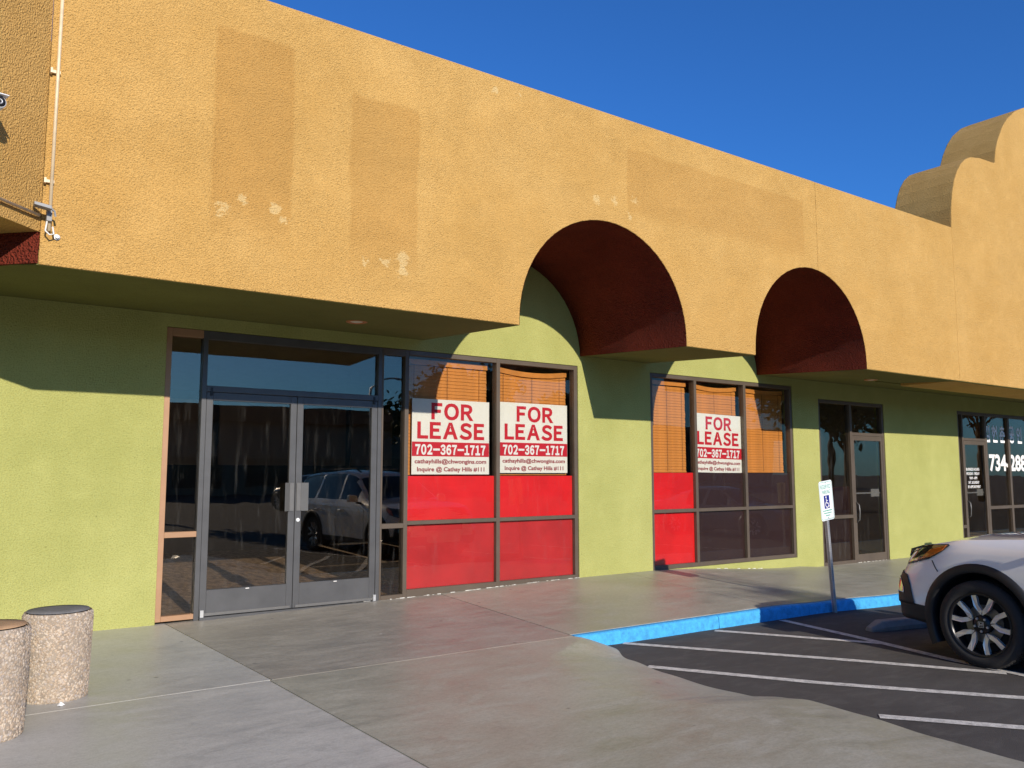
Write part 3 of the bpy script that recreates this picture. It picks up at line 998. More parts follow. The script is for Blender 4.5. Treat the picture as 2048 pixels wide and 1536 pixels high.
lease(10.628, 1.57, 'for lease board in the middle pane of the triple window').rotation_euler = (0, R(1.0), 0)

# ------------------------------------------------------------------ pebble bollards
def pebble_mat():
    t = NT('exposed_aggregate')
    g = t.n.new('ShaderNodeNewGeometry')
    cr = t.n.new('ShaderNodeValToRGB')
    e = cr.color_ramp.elements
    e[0].position, e[0].color = 0.0, (0.36, 0.27, 0.19, 1)
    e[1].position, e[1].color = 1.0, (0.66, 0.56, 0.44, 1)
    for p, c in ((.25, (0.50, 0.38, 0.26, 1)), (.45, (0.56, 0.43, 0.30, 1)), (.62, (0.42, 0.37, 0.33, 1)), (.8, (0.60, 0.49, 0.36, 1))):
        k = e.new(p); k.color = c
    t.l.new(g.outputs['Random Per Island'], cr.inputs[0])
    c = t.mix(t.map(t.noise(4.5, 4), .35, .65, .35, 0), cr.outputs[0], (0.16, 0.13, 0.10))
    t.set(Base_Color=c, Roughness=.7)
    return t.m
M['pebble'] = pebble_mat()
M['mortar'] = simple('bollard_mortar', (0.33, 0.27, 0.205), .95, var=.2, vscale=20, bump=.5, bscale=150)
M['bollard_top'] = simple('bollard_cap', (0.16, 0.155, 0.15), .9, var=.25, vscale=9, bump=.4, bscale=120)
M['bollard_top_tan'] = simple('bollard_cap_tan', (0.42, 0.26, 0.14), .9, var=.2, vscale=9, bump=.4, bscale=120)
PROF = [(.0, 0.0), (.185, 0.0), (.200, .012), (.210, .035), (.2125, .10), (.217, .30), (.222, .52), (.221, .572), (.212, .596), (.196, .606), (.0, .606)]
def prof_r(z):
    return interp([p[1] for p in PROF[1:10]], [p[0] for p in PROF[1:10]], z)
def bollard(x, y, z, seed, topmat, label, hs=1.0):
    rnd = random.Random(seed)
    r = empty('bollard', (x, y, z))
    r.scale = (1, 1, hs)
    tag(r, label, 'bollard', 'pebble finished bollards')
    MB().lathe(PROF[1:-2], 48).build('core', 'mortar', r, True)
    MB().lathe([(.2005, .60), (.196, .6065), (.10, .609), (0.0, .607)], 48).build('cap', topmat, r, True)
    base = [(0, 0, 1), (1, 0, 0), (0, 1, 0), (-1, 0, 0), (0, -1, 0), (.7, .7, .55), (-.7, .7, .55), (-.7, -.7, .55), (.7, -.7, .55)]
    fcs = [(0, 5, 6), (0, 6, 7), (0, 7, 8), (0, 8, 5), (1, 2, 5), (2, 3, 6), (3, 4, 7), (4, 1, 8), (5, 2, 6), (6, 3, 7), (7, 4, 8), (8, 1, 5)]
    m = MB()
    N = 7000
    for i in range(N):
        zz = rnd.uniform(.012, .592)
        q = rnd.uniform(0, 2 * math.pi)
        rr = prof_r(zz)
        nrm = Vector((math.cos(q), math.sin(q), (.5 if zz > .57 else -.5 if zz < .03 else 0))).normalized()
        t1 = Vector((-math.sin(q), math.cos(q), 0))
        t2 = nrm.cross(t1)
        ang = rnd.uniform(0, math.pi)
        a = t1 * math.cos(ang) + t2 * math.sin(ang)
        b = nrm.cross(a)
        s = rnd.uniform(.005, .0105)
        el = rnd.uniform(.6, 1.0)
        P = Vector((math.cos(q) * rr, math.sin(q) * rr, zz))
        m.add([P + a * vx * s + b * vy * s * el + nrm * (vz * s * rnd.uniform(.35, .6) - .001) for vx, vy, vz in base], fcs)
    o = m.build('pebbles', 'pebble', r)
    o['kind'] = 'stuff'
    return r
bollard(1.0, -2.67, -.03, 1, 'bollard_top', 'pebbled concrete bollard with dark grey cap standing nearer the green wall', 1.03)
bollard(.515, -3.47, -.02, 2, 'bollard_top_tan', 'pebbled concrete bollard with tan cap cut off by the left edge', 1.10)
lit = empty('paper_scrap', (1.0, -2.965, z_walk(1.0, -2.97) + .001))
tag(lit, 'scrap of white paper on the slab beside the grey capped bollard', 'litter')
m = MB()
vs = []
for i in range(9):
    a = i / 9 * 2 * math.pi
    vs.append((math.cos(a) * random.uniform(.018, .032), math.sin(a) * random.uniform(.018, .03), random.uniform(0, .006)))
vs += [(0, 0, .026), (.004, .006, 0)]
m.add(vs, [(i, (i + 1) % 9, 9) for i in range(9)] + [((i + 1) % 9, i, 10) for i in range(9)])
m.build('paper', 'litter', lit)

# ------------------------------------------------------------------ parking signs
def ring_poly(cx, cz, r0, r1, a0, a1, n=20):
    o = [(cx + r1 * math.cos(a0 + (a1 - a0) * i / n), cz + r1 * math.sin(a0 + (a1 - a0) * i / n)) for i in range(n + 1)]
    return o + [(cx + r0 * math.cos(a1 + (a0 - a1) * i / n), cz + r0 * math.sin(a1 + (a0 - a1) * i / n)) for i in range(n + 1)]
def rrect(x0, x1, z0, z1, r, n=5):
    out = []
    for cx, cz, a in ((x1 - r, z1 - r, 0), (x0 + r, z1 - r, math.pi / 2), (x0 + r, z0 + r, math.pi), (x1 - r, z0 + r, 1.5 * math.pi)):
        out += [(cx + r * math.cos(a + i * math.pi / 2 / n), cz + r * math.sin(a + i * math.pi / 2 / n)) for i in range(n + 1)]
    return out
def flat(pts, y, t=.0012):
    return MB().prism([(x, y, z) for x, z in pts], (0, 0, 0), (0, t, 0))
def parking_sign(x, y, lean, yaw, label):
    r = empty('parking_sign', (x, y, z_lot(x) - .02))
    r.rotation_euler = (0, lean, yaw)
    tag(r, label, 'sign', 'reserved parking signs')
    # square perforated post
    h = .022
    p = MB().box(-h, h, -h, h, -.1, 1.62)
    post = p.build('post', 'galv', r, bevel=.003, seg=1)
    hm = MB()
    for k in range(62):
        z = .03 + k * .0254
        oc = [(.0055 * math.cos(a), .0055 * math.sin(a)) for a in [i * math.pi / 4 for i in range(8)]]
        hm.add([(u, -h - .0006, z + v) for u, v in oc], [tuple(range(8))])
        hm.add([(-h - .0006, u, z + v) for u, v in oc], [tuple(range(8))])
    ho = hm.build('perforations', 'hole', post)
    W, H, z0 = .305, .485, 1.155
    yb = -h - .004
    plate = flat(rrect(-W / 2, W / 2, z0, z0 + H, .035), yb, .003).build('plate', 'plate_white', r)
    bo = rrect(-W / 2 + .012, W / 2 - .012, z0 + .012, z0 + H - .012, .026)
    bi = rrect(-W / 2 + .017, W / 2 - .017, z0 + .017, z0 + H - .017, .022)
    n = len(bo)
    MB().add([(x, yb - .0008, z) for x, z in bo + bi], [(i, (i + 1) % n, n + (i + 1) % n, n + i) for i in range(n)]).build('border_line', 'plate_green', plate)
    def txt(body, w, hh, cx, z, mat='plate_green', bold=.0):
        o = place('lettering', text_mesh(body, w, hh, bold), mat, plate)
        o.location = (cx - w / 2, yb - .001, z)
    txt('RESERVED', .235, .052, 0, z0 + H - .098)
    txt('PARKING', .19, .048, 0, z0 + H - .162)
    sq = flat(rrect(-.062, .062, z0 + .145, z0 + .305, .008), yb - .0012, .0008).build('symbol_field', 'plate_blue', plate)
    zc = z0 + .195
    m = MB()
    Y = yb - .0022
    def fl(pts): m.add([(x, Y, z) for x, z in pts], [tuple(range(len(pts)))])
    fl([(-.014 + .013 * math.cos(a), zc + .088 + .013 * math.sin(a)) for a in [i * math.pi / 6 for i in range(12)]])
    rp = ring_poly(0.0, zc - .002, .029, .041, R(100), R(330), 18)
    k = len(rp) // 2
    m.add([(x, Y, z) for x, z in rp], [(i, i + 1, 2 * k - 2 - i, 2 * k - 1 - i) for i in range(k - 1)])
    def bar(a, b, w):
        dv = Vector((b[0] - a[0], b[1] - a[1])).normalized()
        nx, nz = -dv.y * w / 2, dv.x * w / 2
        fl([(a[0] + nx, a[1] + nz), (b[0] + nx, b[1] + nz), (b[0] - nx, b[1] - nz), (a[0] - nx, a[1] - nz)])
    bar((-.013, zc + .07), (-.006, zc + .016), .014)
    bar((-.008, zc + .045), (.026, zc + .045), .009)
    bar((-.006, zc + .014), (.028, zc + .014), .012)
    bar((.025, zc + .016), (.040, zc - .030), .012)
    bar((.036, zc - .030), (.056, zc - .024), .010)
    m.build('wheelchair_symbol', 'letter_white', sq)
    # small print too faint to read: short green dashes
    for row, (a, b) in enumerate(((-.105, .105), (-.085, .085), (-.05, .05))):
        mm = MB()
        xx = a
        rnd = random.Random(row + 3)
        while xx < b:
            l = rnd.uniform(.008, .022)
            mm.box(xx, min(xx + l, b), yb - .0012, yb - .0004, z0 + .112 - row * .03, z0 + .126 - row * .03)
            xx += l + rnd.uniform(.004, .009)
        mm.build('small_print', 'plate_green', plate)
    for z in (z0 + .03, z0 + H - .025):
        MB().lathe([(0, -.006), (.007, -.005), (.008, 0)], 10, 'y', (0, yb, z)).build('bolt', 'galv', plate)
    return r
parking_sign(9.50, -3.16, R(-5.6), R(4), 'leaning reserved parking sign on a perforated post at the blue kerb')
parking_sign(17.25, -3.16, R(-1), R(0), 'upright reserved parking sign hidden beyond the white car')

# ------------------------------------------------------------------ wheel stop
ws = empty('wheel_stop', (9.55, -4.35, z_lot(9.5) + .001), (0, 0, R(-12)))
tag(ws, 'grey concrete wheel stop on the asphalt ahead of the white car', 'wheel stop')
pr = [(-.085, 0), (-.085, .05), (-.055, .115), (.055, .115), (.085, .05), (.085, 0)]
m = MB()
secs = [(-.95, .62), (-.80, 1.0), (.80, 1.0), (.95, .62)]
vs = []
for i, (x, k) in enumerate(secs):
    for y, z in pr:
        vs.append((x, y * k if i in (0, 3) else y, z * (.45 if i in (0, 3) else 1)))
n = 6
m.add(vs, [(i * n + k, i * n + (k + 1) % n, (i + 1) * n + (k + 1) % n, (i + 1) * n + k) for i in range(3) for k in range(n)] + [tuple(range(6)), tuple(range(23, 17, -1))])
M['stop_concrete'] = simple('wheel_stop_concrete', (0.25, 0.24, 0.225), .9, var=.2, vscale=7, bump=.4, bscale=90)
m.build('block', 'stop_concrete', ws, bevel=.012)

# ------------------------------------------------------------------ conduit, junction box, floodlight, security camera on the left
cd = empty('conduit', (0.865, PY - .03, 3.40))
tag(cd, 'thin painted conduit running up the ochre corner and along the wing', 'conduit')
MB().tube([(0, 0, .03), (0, 0, 2.6)], .014, 10).build('pipe', 'conduit', cd, True)
o0 = Vector((0.865, PY - .03, 3.40))
def wing(a, off, z):   # point along the wing
    p = Vector((0.81, PY, 0)) + d * a - n_in * off
    return Vector((p.x, p.y, z)) - o0
MB().tube([wing(.06, .03, 3.535), wing(4.5, .03, 3.535)], .012, 8).build('pipe', 'conduit', cd, True)
for z in (.43, 1.33):
    m = MB().box(-.045, .018, .0, .028, z - .012, z + .012)
    m.box(-.055, -.04, -.02, .03, z - .02, z + .02)
    m.build('clip', 'conduit', cd)
MB().box(-.026, .012, -.045, .02, .10, .21).build('junction_box', 'box_grey', cd, bevel=.003)
MB().tube([(-.02, -.03, .10), (-.03, -.04, .02), (.0, -.045, -.01), (.03, -.04, .0), (.02, -.03, .06)], .007, 7).build('cable', 'cable_white', cd, True)
fl = empty('floodlight', tuple(wing(.10, .10, 3.60) + o0))
tag(fl, 'small grey floodlight beside the conduit junction box', 'floodlight')
MB().add([(-.07, -.03, -.012), (.05, -.03, -.03), (.05, .05, -.03), (-.07, .05, -.012), (-.07, -.03, .012), (.05, -.03, -.004), (.05, .05, -.004), (-.07, .05, .012)],
         [(0, 3, 2, 1), (4, 5, 6, 7), (0, 1, 5, 4), (1, 2, 6, 5), (2, 3, 7, 6), (3, 0, 4, 7)]).build('housing', 'box_grey', fl, bevel=.003)
MB().tube([(.05, .01, -.018), (.075, .02, -.03), (.085, .03, -.07)], .008, 6).build('bracket', 'box_grey', fl)
an = empty('anchor_bolt', (0.925, PY - .004, 3.395))
tag(an, 'rusty anchor bolt in the ochre stucco below the conduit', 'bolt')
MB().lathe([(0, -.03), (.014, -.03), (.014, -.012), (.024, -.01), (.024, 0)], 8, 'y').build('bolt_head', 'galv', an)
sc = empty('security_camera', (.440, -2.775, 4.138), (0, 0, R(12)))
tag(sc, 'white bullet security camera at the top left edge of the photo', 'camera')
m = MB().lathe([(.0, .0), (.040, .0), (.046, .01), (.046, .15), (.03, .165), (0, .165)], 20, 'y', (0, 0, 0))
m.build('body', 'litter', sc, True)
MB().lathe([(.0, -.004), (.037, -.004), (.039, .002)], 20, 'y').build('lens_face', 'black', sc, True)
MB().lathe([(.012, -.006), (.018, -.009), (.02, -.004)], 16, 'y').build('lens_ring', 'galv', sc, True)
MB().box(-.05, .05, -.03, .16, .044, .052).build('sun_shield', 'litter', sc, bevel=.003)
MB().tube([(0, .12, -.04), (-.01, .16, -.07), (-.02, .235, -.08)], .014, 8).build('bracket', 'litter', sc, True)

# ------------------------------------------------------------------ cars
M['paint_silver'] = simple('silver_white_car_paint', (0.90, 0.865, 0.81), .30, .0, coat=1.0)
M['paint_black'] = simple('black_car_paint', (0.012, 0.013, 0.015), .3, .1, coat=1.0)
M['paint_grey'] = simple('grey_car_paint', (0.22, 0.22, 0.23), .32, .3, coat=1.0)
M['plastic'] = simple('black_car_plastic', (0.014, 0.014, 0.015), .55, var=.1, vscale=30)
M['rubber'] = simple('tyre_rubber', (0.022, 0.021, 0.020), .8, var=.15, vscale=30)
M['alloy'] = simple('machined_alloy', (0.78, 0.75, 0.71), .32, .55)
M['alloy_dark'] = simple('dark_alloy', (0.02, 0.02, 0.021), .3, .4)
M['rotor'] = simple('brake_rotor', (0.22, 0.21, 0.20), .4, .8)
M['car_glass'] = simple('dark_car_glass', (0.012, 0.014, 0.015), .05, 0, spec=.8)
M['amber'] = simple('amber_reflector', (0.55, 0.13, 0.012), .25, coat=1.0)
M['lamp_dark'] = simple('headlamp_housing', (0.03, 0.028, 0.025), .12, .2, coat=1.0)
M['lamp_silver'] = simple('headlamp_reflector', (0.62, 0.60, 0.55), .15, .9, coat=1.0)
M['tail_red'] = simple('tail_lamp_red', (0.30, 0.006, 0.008), .2, coat=1.0)

def crom(p, t):
    """Catmull-Rom through the rows p at parameter t (0..len-1)"""
    n = len(p)
    i = min(int(t), n - 2)
    f = t - i
    a, b, c, e = p[max(i - 1, 0)], p[i], p[i + 1], p[min(i + 2, n - 1)]
    return [0.5 * (2 * B_ + (C_ - A_) * f + (2 * A_ - 5 * B_ + 4 * C_ - D_) * f * f + (3 * B_ - A_ - 3 * C_ + D_) * f ** 3) for A_, B_, C_, D_ in zip(a, b, c, e)]

# stations of the tall wagon: x, half width, underside z, belt z, roof/hood half width, top z
SUV = [  # x,    w,   zb,  belt, wt,  top
    (.955, .40, .36, .78, .34, .84),
    (.935, .60, .34, .82, .50, .90),
    (.885, .76, .31, .87, .62, .975),
    (.800, .865, .30, .915, .70, 1.03),
    (.66, .925, .30, .955, .755, 1.068),
    (.45, .958, .28, .985, .785, 1.10),
    (.18, .975, .27, 1.01, .80, 1.13),
    (-.15, .985, .26, 1.03, .80, 1.155),
    (-.48, .99, .255, 1.05, .79, 1.185),
    (-.66, .99, .25, 1.06, .765, 1.26),
    (-.95, .99, .25, 1.07, .71, 1.49),
    (-1.25, .99, .25, 1.08, .665, 1.68),
    (-1.6, .99, .25, 1.085, .65, 1.755),
    (-2.2, .99, .25, 1.09, .645, 1.785),
    (-2.9, .985, .26, 1.10, .64, 1.775),
    (-3.5, .97, .30, 1.11, .63, 1.735),
    (-3.78, .95, .33, 1.11, .62, 1.67),
    (-3.93, .93, .36, 1.10, .66, 1.45),
    (-4.02, .90, .40, 1.06, .74, 1.15),
    (-4.05, .80, .45, .90, .70, .98),
]
SEDAN = [
    (.93, .38, .34, .60, .34, .66), (.90, .62, .30, .63, .54, .70), (.80, .80, .27, .68, .66, .78), (.6, .87, .25, .72, .70, .84), (.3, .90, .24, .76, .72, .89),
    (-.15, .915, .23, .80, .72, .94), (-.5, .92, .23, .83, .70, .99), (-.85, .92, .23, .85, .62, 1.19), (-1.25, .92, .23, .87, .56, 1.40), (-1.7, .92, .23, .88, .55, 1.455), (-2.2, .92, .23, .89, .545, 1.44),
    (-2.7, .915, .24, .90, .56, 1.33), (-3.1, .91, .26, .91, .62, 1.14), (-3.45, .90, .28, .91, .70, 1.03), (-3.75, .86, .32, .88, .70, 1.0), (-3.86, .74, .38, .80, .62, .93)]

def section(st):
    x, w, zb, belt, wt, top = st
    k = belt - zb
    lean = lambda z: -0.42 * max(0.0, z - .62) * smooth01((x - .1) / .6) if x > .1 else 0.0
    pts = [(0, zb), (w * .6, zb), (w * .93, zb + .015), (w - .012, zb + .11), (w, zb + k * .40), (w + .003, zb + k * .66), (w - .016, zb + k * .86), (w - .045, belt),
           (wt + (w - wt) * .40, belt + (top - belt) * .62), (wt, top - (.035 if top - belt < .25 else .06)), (wt * .55, top - .004), (0, top + .006)]
    return [c for y, z in pts for c in (x + lean(z), y, z)]

def make_wheel(car, x, y, side, r=.376, steer=0.0):
    w = empty('wheel', (x, y, r), (0, 0, steer))
    w.parent = car
    s = side
    MB().lathe([(r - .105, -.115), (r - .06, -.124), (r - .018, -.113), (r - .002, -.09), (r, -.03), (r, .03), (r - .002, .09), (r - .018, .113), (r - .06, .124), (r - .105, .115)], 56, 'y', closed=True).build('tyre', 'rubber', w, True)
    # tread blocks
    tm = MB()
    for k in range(64):
        a = 2 * math.pi * k / 64
        for row in (-1, 0, 1):
            aa = a + .02 * row
            c = Vector((math.cos(aa) * r, row * .062, math.sin(aa) * r))
            t = Vector((-math.sin(aa), 0, math.cos(aa)))
            n = Vector((math.cos(aa), 0, math.sin(aa)))
            P = [c + t * .011 + Vector((0, .026, 0)), c - t * .011 + Vector((0, .026, 0)), c - t * .011 - Vector((0, .026, 0)), c + t * .011 - Vector((0, .026, 0))]
            tm.add([p - n * .004 for p in P] + [p + n * .002 for p in P], [(4, 5, 6, 7), (0, 1, 5, 4), (1, 2, 6, 5), (2, 3, 7, 6), (3, 0, 4, 7)])
    tm.build('tread', 'rubber', w)['kind'] = 'stuff'
    R0 = r - .104
    MB().lathe([(R0, s * .118), (R0 - .006, s * .121), (R0 - .016, s * .112), (R0 - .03, s * .06), (R0 - .03, -s * .10)], 48, 'y').build('rim', 'alloy_dark', w, True)
    MB().lathe([(0, s * .010), (R0 - .03, s * .010)], 40, 'y').build('rim_back', 'hole', w)
    MB().lathe([(.07, s * .028), (.165, s * .028), (.165, s * .015)], 36, 'y').build('brake_disc', 'rotor', w)
    MB().lathe([(.0, s * .094), (.040, s * .094), (.078, s * .086), (.082, s * .03)], 30, 'y').build('hub', 'alloy_dark', w, True)
    for k in range(5):
        a0 = R(90 + 7) + k * 2 * math.pi / 5
        for sg in (-1, 1):
            def pt(rr, da): return (rr * math.cos(a0 + da * sg), rr * math.sin(a0 + da * sg))
            o = [pt(.082, .06), pt(.125, .02), pt(.175, .205), pt(R0 - .010, .23), pt(R0 - .010, .39), pt(.165, .435), pt(.115, .32)]
            q = [(px, s * .104 - s * .012 * (math.hypot(px, pz) < .13), pz) for px, pz in o]
            q2 = [(px, s * .07, pz) for px, yy, pz in q]
            n = len(q)
            m = MB().add(q + q2, [tuple(range(n)), tuple(range(2 * n - 1, n - 1, -1))] + [(i, (i + 1) % n, n + (i + 1) % n, n + i) for i in range(n)])
            m.build('spoke', 'alloy', w)
        a = R(54) + k * 2 * math.pi / 5
        MB().lathe([(0, s * .104), (.010, s * .102), (.012, s * .085)], 8, 'y', (.058 * math.cos(a), 0, .058 * math.sin(a))).build('lug_nut', 'galv', w)
    em = MB()   # emblem: a rounded frame with two leaning bars and a cross bar
    Y0, Y1 = s * .0945, s * .0975
    def pl(pts):
        n = len(pts)
        em.add([(px, Y0, pz) for px, pz in pts] + [(px, Y1, pz) for px, pz in pts], [tuple(range(n)), tuple(range(2 * n - 1, n - 1, -1))] + [(i, (i + 1) % n, n + (i + 1) % n, n + i) for i in range(n)])
    pl([(-.016, .016), (-.010, .016), (-.006, -.014), (-.011, -.014)])
    pl([(.016, .016), (.010, .016), (.006, -.014), (.011, -.014)])
    pl([(-.008, .003), (.008, .003), (.007, -.002), (-.007, -.002)])
    for a, b in (((-.024, .024), (.024, .021)), ((-.024, -.021), (.024, -.024))):
        pl([(a[0], a[1]), (b[0], a[1]), (b[0], b[1]), (a[0], b[1])])
    pl([(-.024, .024), (-.021, .024), (-.021, -.024), (-.024, -.024)])
    pl([(.024, .024), (.021, .024), (.021, -.024), (.024, -.024)])
    em.build('emblem', 'alloy', w)
    return w

def make_car(name, stations, wheelbase, paint, loc, yaw, label, group, detail=True, steer=0.0, lower=True):
    car = empty(name, loc, (0, 0, yaw))
    tag(car, label, 'car', group)
    rows = [section(s) for s in stations]
    NU, NV = 150, 66
    ns, npt = len(rows), len(rows[0]) // 3
    G = []
    for i in range(NU + 1):
        row = crom(rows, (ns - 1) * i / NU)
        pts = [row[3 * k:3 * k + 3] for k in range(npt)]
        G.append([Vector(crom(pts, (npt - 1) * j / NV)) for j in range(NV + 1)])
    for g in G:
        for p in g:
            p.y = max(p.y, 0.0)
        g[0].y = g[-1].y = 0.0
    # full width: left half then mirrored right half
    full = [[p for p in g] + [Vector((p.x, -p.y, p.z)) for p in g[-2:0:-1]] for g in G]
    ring = len(full[0])
    allv = [p for g in full for p in g]
    quads = []
    for i in range(NU):
        for j in range(ring):
            j2 = (j + 1) % ring
            quads.append((i * ring + j, (i + 1) * ring + j, (i + 1) * ring + j2, i * ring + j2))
    bvh = BVHTree.FromPolygons([tuple(p) for p in allv], quads)
    rw = .376 if lower else .33
    axles = [(0.0, rw), (-wheelbase, rw)]
    parts = {'body': [], 'cladding': [], 'windscreen': [], 'side_window': [], 'rear_window': []}
    belt_j = NV * 7.0 / (npt - 1)
    edge_j = NV * 8.9 / (npt - 1)
    wsx0, wsx1 = (-.52, -1.22) if lower else (-.52, -1.25)
    rx0, rx1 = (-3.80, -4.00) if lower else (-2.45, -3.08)
    for q in quads:
        c = sum((allv[k] for k in q), Vector()) / 4
        if any((c.x - ax) ** 2 + (c.z - az) ** 2 < (rw + .105) ** 2 and abs(c.y) > .45 and c.z < az + rw + .105 for ax, az in axles):
            continue
        jj = q[0] % ring
        jj = jj if jj <= NV else ring - jj
        jj += .5 if q[0] % ring < NV else -.5
        key = 'body'
        zlow = .475 if c.x > .3 else .40
        if lower and c.z < zlow:
            key = 'cladding'
        elif jj > belt_j + 1 and jj < edge_j and c.z > (1.13 if lower else .93):
            t = (c.x - wsx0) / (wsx1 - wsx0)
            if wsx1 < c.x < wsx0 - .02:
                key = 'body' if jj > belt_j + (edge_j - belt_j) * .72 else 'side_window' if t > .55 else 'body'
            elif rx0 + .12 < c.x <= wsx1 and not (abs(c.x + 1.72) < .05 or abs(c.x + 2.78) < .05):
                key = 'side_window'
        elif jj >= edge_j + 1:
            if wsx1 + .04 < c.x < wsx0 - .04: key = 'windscreen'
            elif rx1 < c.x < rx0 - .02: key = 'rear_window'
        if key == 'side_window':
            key = 'side_window|%d%d' % (c.y > 0, 0 if c.x > -1.72 else 1 if c.x > -2.78 else 2)
        parts.setdefault(key, []).append(q)
    # closed nose and tail
    parts['body'].append(tuple(range(ring)))
    parts['body'].append(tuple(range(NU * ring, NU * ring + ring))[::-1])
    bodyo = None
    for key, qs in parts.items():
        if not qs: continue
        used = sorted({k for q in qs for k in q})
        idx = {k: i for i, k in enumerate(used)}
        me = bpy.data.meshes.new(key.split('|')[0])
        me.from_pydata([tuple(allv[k]) for k in used], [], [tuple(idx[k] for k in q) for q in qs])
        mat = {'body': paint, 'cladding': 'plastic'}.get(key, 'car_glass')
        o = place(key.split('|')[0], me, mat, car, True)
        if key == 'body': bodyo = o
    def hit(x, z, side=1):
        h = bvh.ray_cast(Vector((x, side * 3, z)), Vector((0, -side, 0)))
        return h[0].y if h[0] is not None else side * .5
    # wheel wells, arch trims and wheels
    for ax, az in axles:
        for s in (1, -1):
            n = 40
            aa = [R(-28) + R(236) * i / n for i in range(n + 1)]
            vs = []
            for a in aa:
                for rr, dy in ((rw + .150, .004), (rw + .143, .016), (rw + .09, .018), (rw + .07, .012), (rw + .07, -.08)):
                    px, pz = ax + rr * math.cos(a), az + rr * math.sin(a)
                    yy = hit(ax + (rw + .155) * math.cos(a), max(az + (rw + .155) * math.sin(a), .33), s)
                    vs.append((px, yy + s * dy, pz))
            k = 5
            fs = [(i * k + j, (i + 1) * k + j, (i + 1) * k + j + 1, i * k + j + 1) for i in range(n) for j in range(k - 1)]
            MB().add(vs, fs).build('arch_trim', 'plastic' if lower else paint, car, True)
            vs = []
            for a in aa:
                for yy in (s * .92, s * .50):
                    vs.append((ax + (rw + .078) * math.cos(a), yy, az + (rw + .078) * math.sin(a)))
            MB().add(vs, [(2 * i, 2 * i + 2, 2 * i + 3, 2 * i + 1) for i in range(n)]).build('wheel_well', 'hole', car)
            MB().lathe([(0, s * .49), (rw + .11, s * .49)], 30, 'y', (ax, 0, az)).build('wheel_well', 'hole', car)
            wtrack = (.862 if lower else .79) * s
            make_wheel(car, ax, wtrack, s, rw, steer if ax == 0 else 0.0)
    def patch(poly, mat, name, off=.006, side=1, n=22, parent=bodyo):
        """shape given in the side view, wrapped on to the body"""
        xs_, zs_ = [p[0] for p in poly], [p[1] for p in poly]
        def inside(x, z):
            c = False
            for (x0, z0), (x1, z1) in zip(poly, poly[1:] + poly[:1]):
                if (z0 > z) != (z1 > z) and x < (x1 - x0) * (z - z0) / (z1 - z0) + x0:
                    c = not c
            return c
        bm = bmesh.new()
        f = bm.faces.new([bm.verts.new((x, 0, z)) for x, z in poly])
        for k in range(1, n):
            gx = min(xs_) + (max(xs_) - min(xs_)) * k / n
            bmesh.ops.bisect_plane(bm, geom=bm.verts[:] + bm.edges[:] + bm.faces[:], plane_co=(gx, 0, 0), plane_no=(1, 0, 0))
        for k in range(1, 10):
            gz = min(zs_) + (max(zs_) - min(zs_)) * k / 10
            bmesh.ops.bisect_plane(bm, geom=bm.verts[:] + bm.edges[:] + bm.faces[:], plane_co=(0, 0, gz), plane_no=(0, 0, 1))
        for v in bm.verts:
            h = bvh.ray_cast(Vector((v.co.x, side * 3, v.co.z)), Vector((0, -side, 0)))
            if h[0] is not None:
                nn = h[1] if h[1].y * side > 0 else -h[1]
                v.co = h[0] + nn * off
            else:
                v.co.y = side * .6
        r = bmesh.ops.solidify(bm, geom=bm.faces[:], thickness=.004)
        me = bpy.data.meshes.new(name)
        bm.to_mesh(me); bm.free()
        return place(name, me, mat, parent, True)
    if detail:
        for s in (1, -1):
            hl = patch([(.86, .885), (.84, .96), (.72, 1.00), (.50, 1.025), (.29, 1.048), (.27, 1.035), (.34, .975), (.46, .905), (.60, .865), (.74, .83)], 'lamp_dark', 'headlight', .006, s)
            patch([(.47, .985), (.30, 1.036), (.33, .99), (.46, .92), (.56, .89)], 'amber', 'reflector', .010, s, parent=hl)
            patch([(.80, .90), (.79, .955), (.60, .985), (.62, .965), (.74, .935), (.76, .88)], 'lamp_silver', 'lamp_strip', .010, s, parent=hl)
            patch([(.72, .845), (.60, .88), (.585, .905), (.70, .875)], 'lamp_silver', 'lamp_strip', .010, s, parent=hl)
            # black corner of the bumper with the fog lamp bezel
            patch([(.90, .76), (.78, .755), (.70, .735), (.665, .66), (.64, .55), (.62, .47), (.90, .47)], 'plastic', 'bumper_corner', .008, s)
            patch([(.90, .70), (.79, .695), (.745, .62), (.74, .56), (.90, .56)], 'lamp_silver', 'fog_lamp_bezel', .014, s)
            patch([(.437, .895), (.427, .895), (.385, .83), (.36, .80), (.37, .80), (.395, .83)], 'hole', 'panel_seam', .0015, s)
            patch([(-.585, 1.06), (-.575, 1.06), (-.545, .62), (-.56, .42), (-.57, .42), (-.555, .62)], 'hole', 'panel_seam', .0015, s)
            patch([(-1.735, 1.08), (-1.725, 1.08), (-1.725, .42), (-1.735, .42)], 'hole', 'panel_seam', .0015, s)
            patch([(-2.80, 1.08), (-2.79, 1.08), (-2.70, .80), (-2.71, .80)], 'hole', 'panel_seam', .0015, s)
            for hx in (-1.5, -2.55):
                yy = hit(hx, .93, s)
                MB().tube([(hx - .11, yy - s * .01, .935), (hx - .10, yy + s * .028, .935), (hx + .10, yy + s * .028, .94), (hx + .11, yy - s * .01, .94)], .013, 8).build('door_handle', paint, car, True)
            patch([(-3.98, .98), (-3.80, 1.0), (-3.72, 1.12), (-3.98, 1.22)], 'tail_red', 'tail_light', .008, s)
            MB().tube([(-1.35, s * .60, 1.74), (-1.5, s * .62, 1.80), (-3.2, s * .60, 1.81), (-3.4, s * .58, 1.76)], .018, 8).build('roof_rail', 'plastic', car, True)
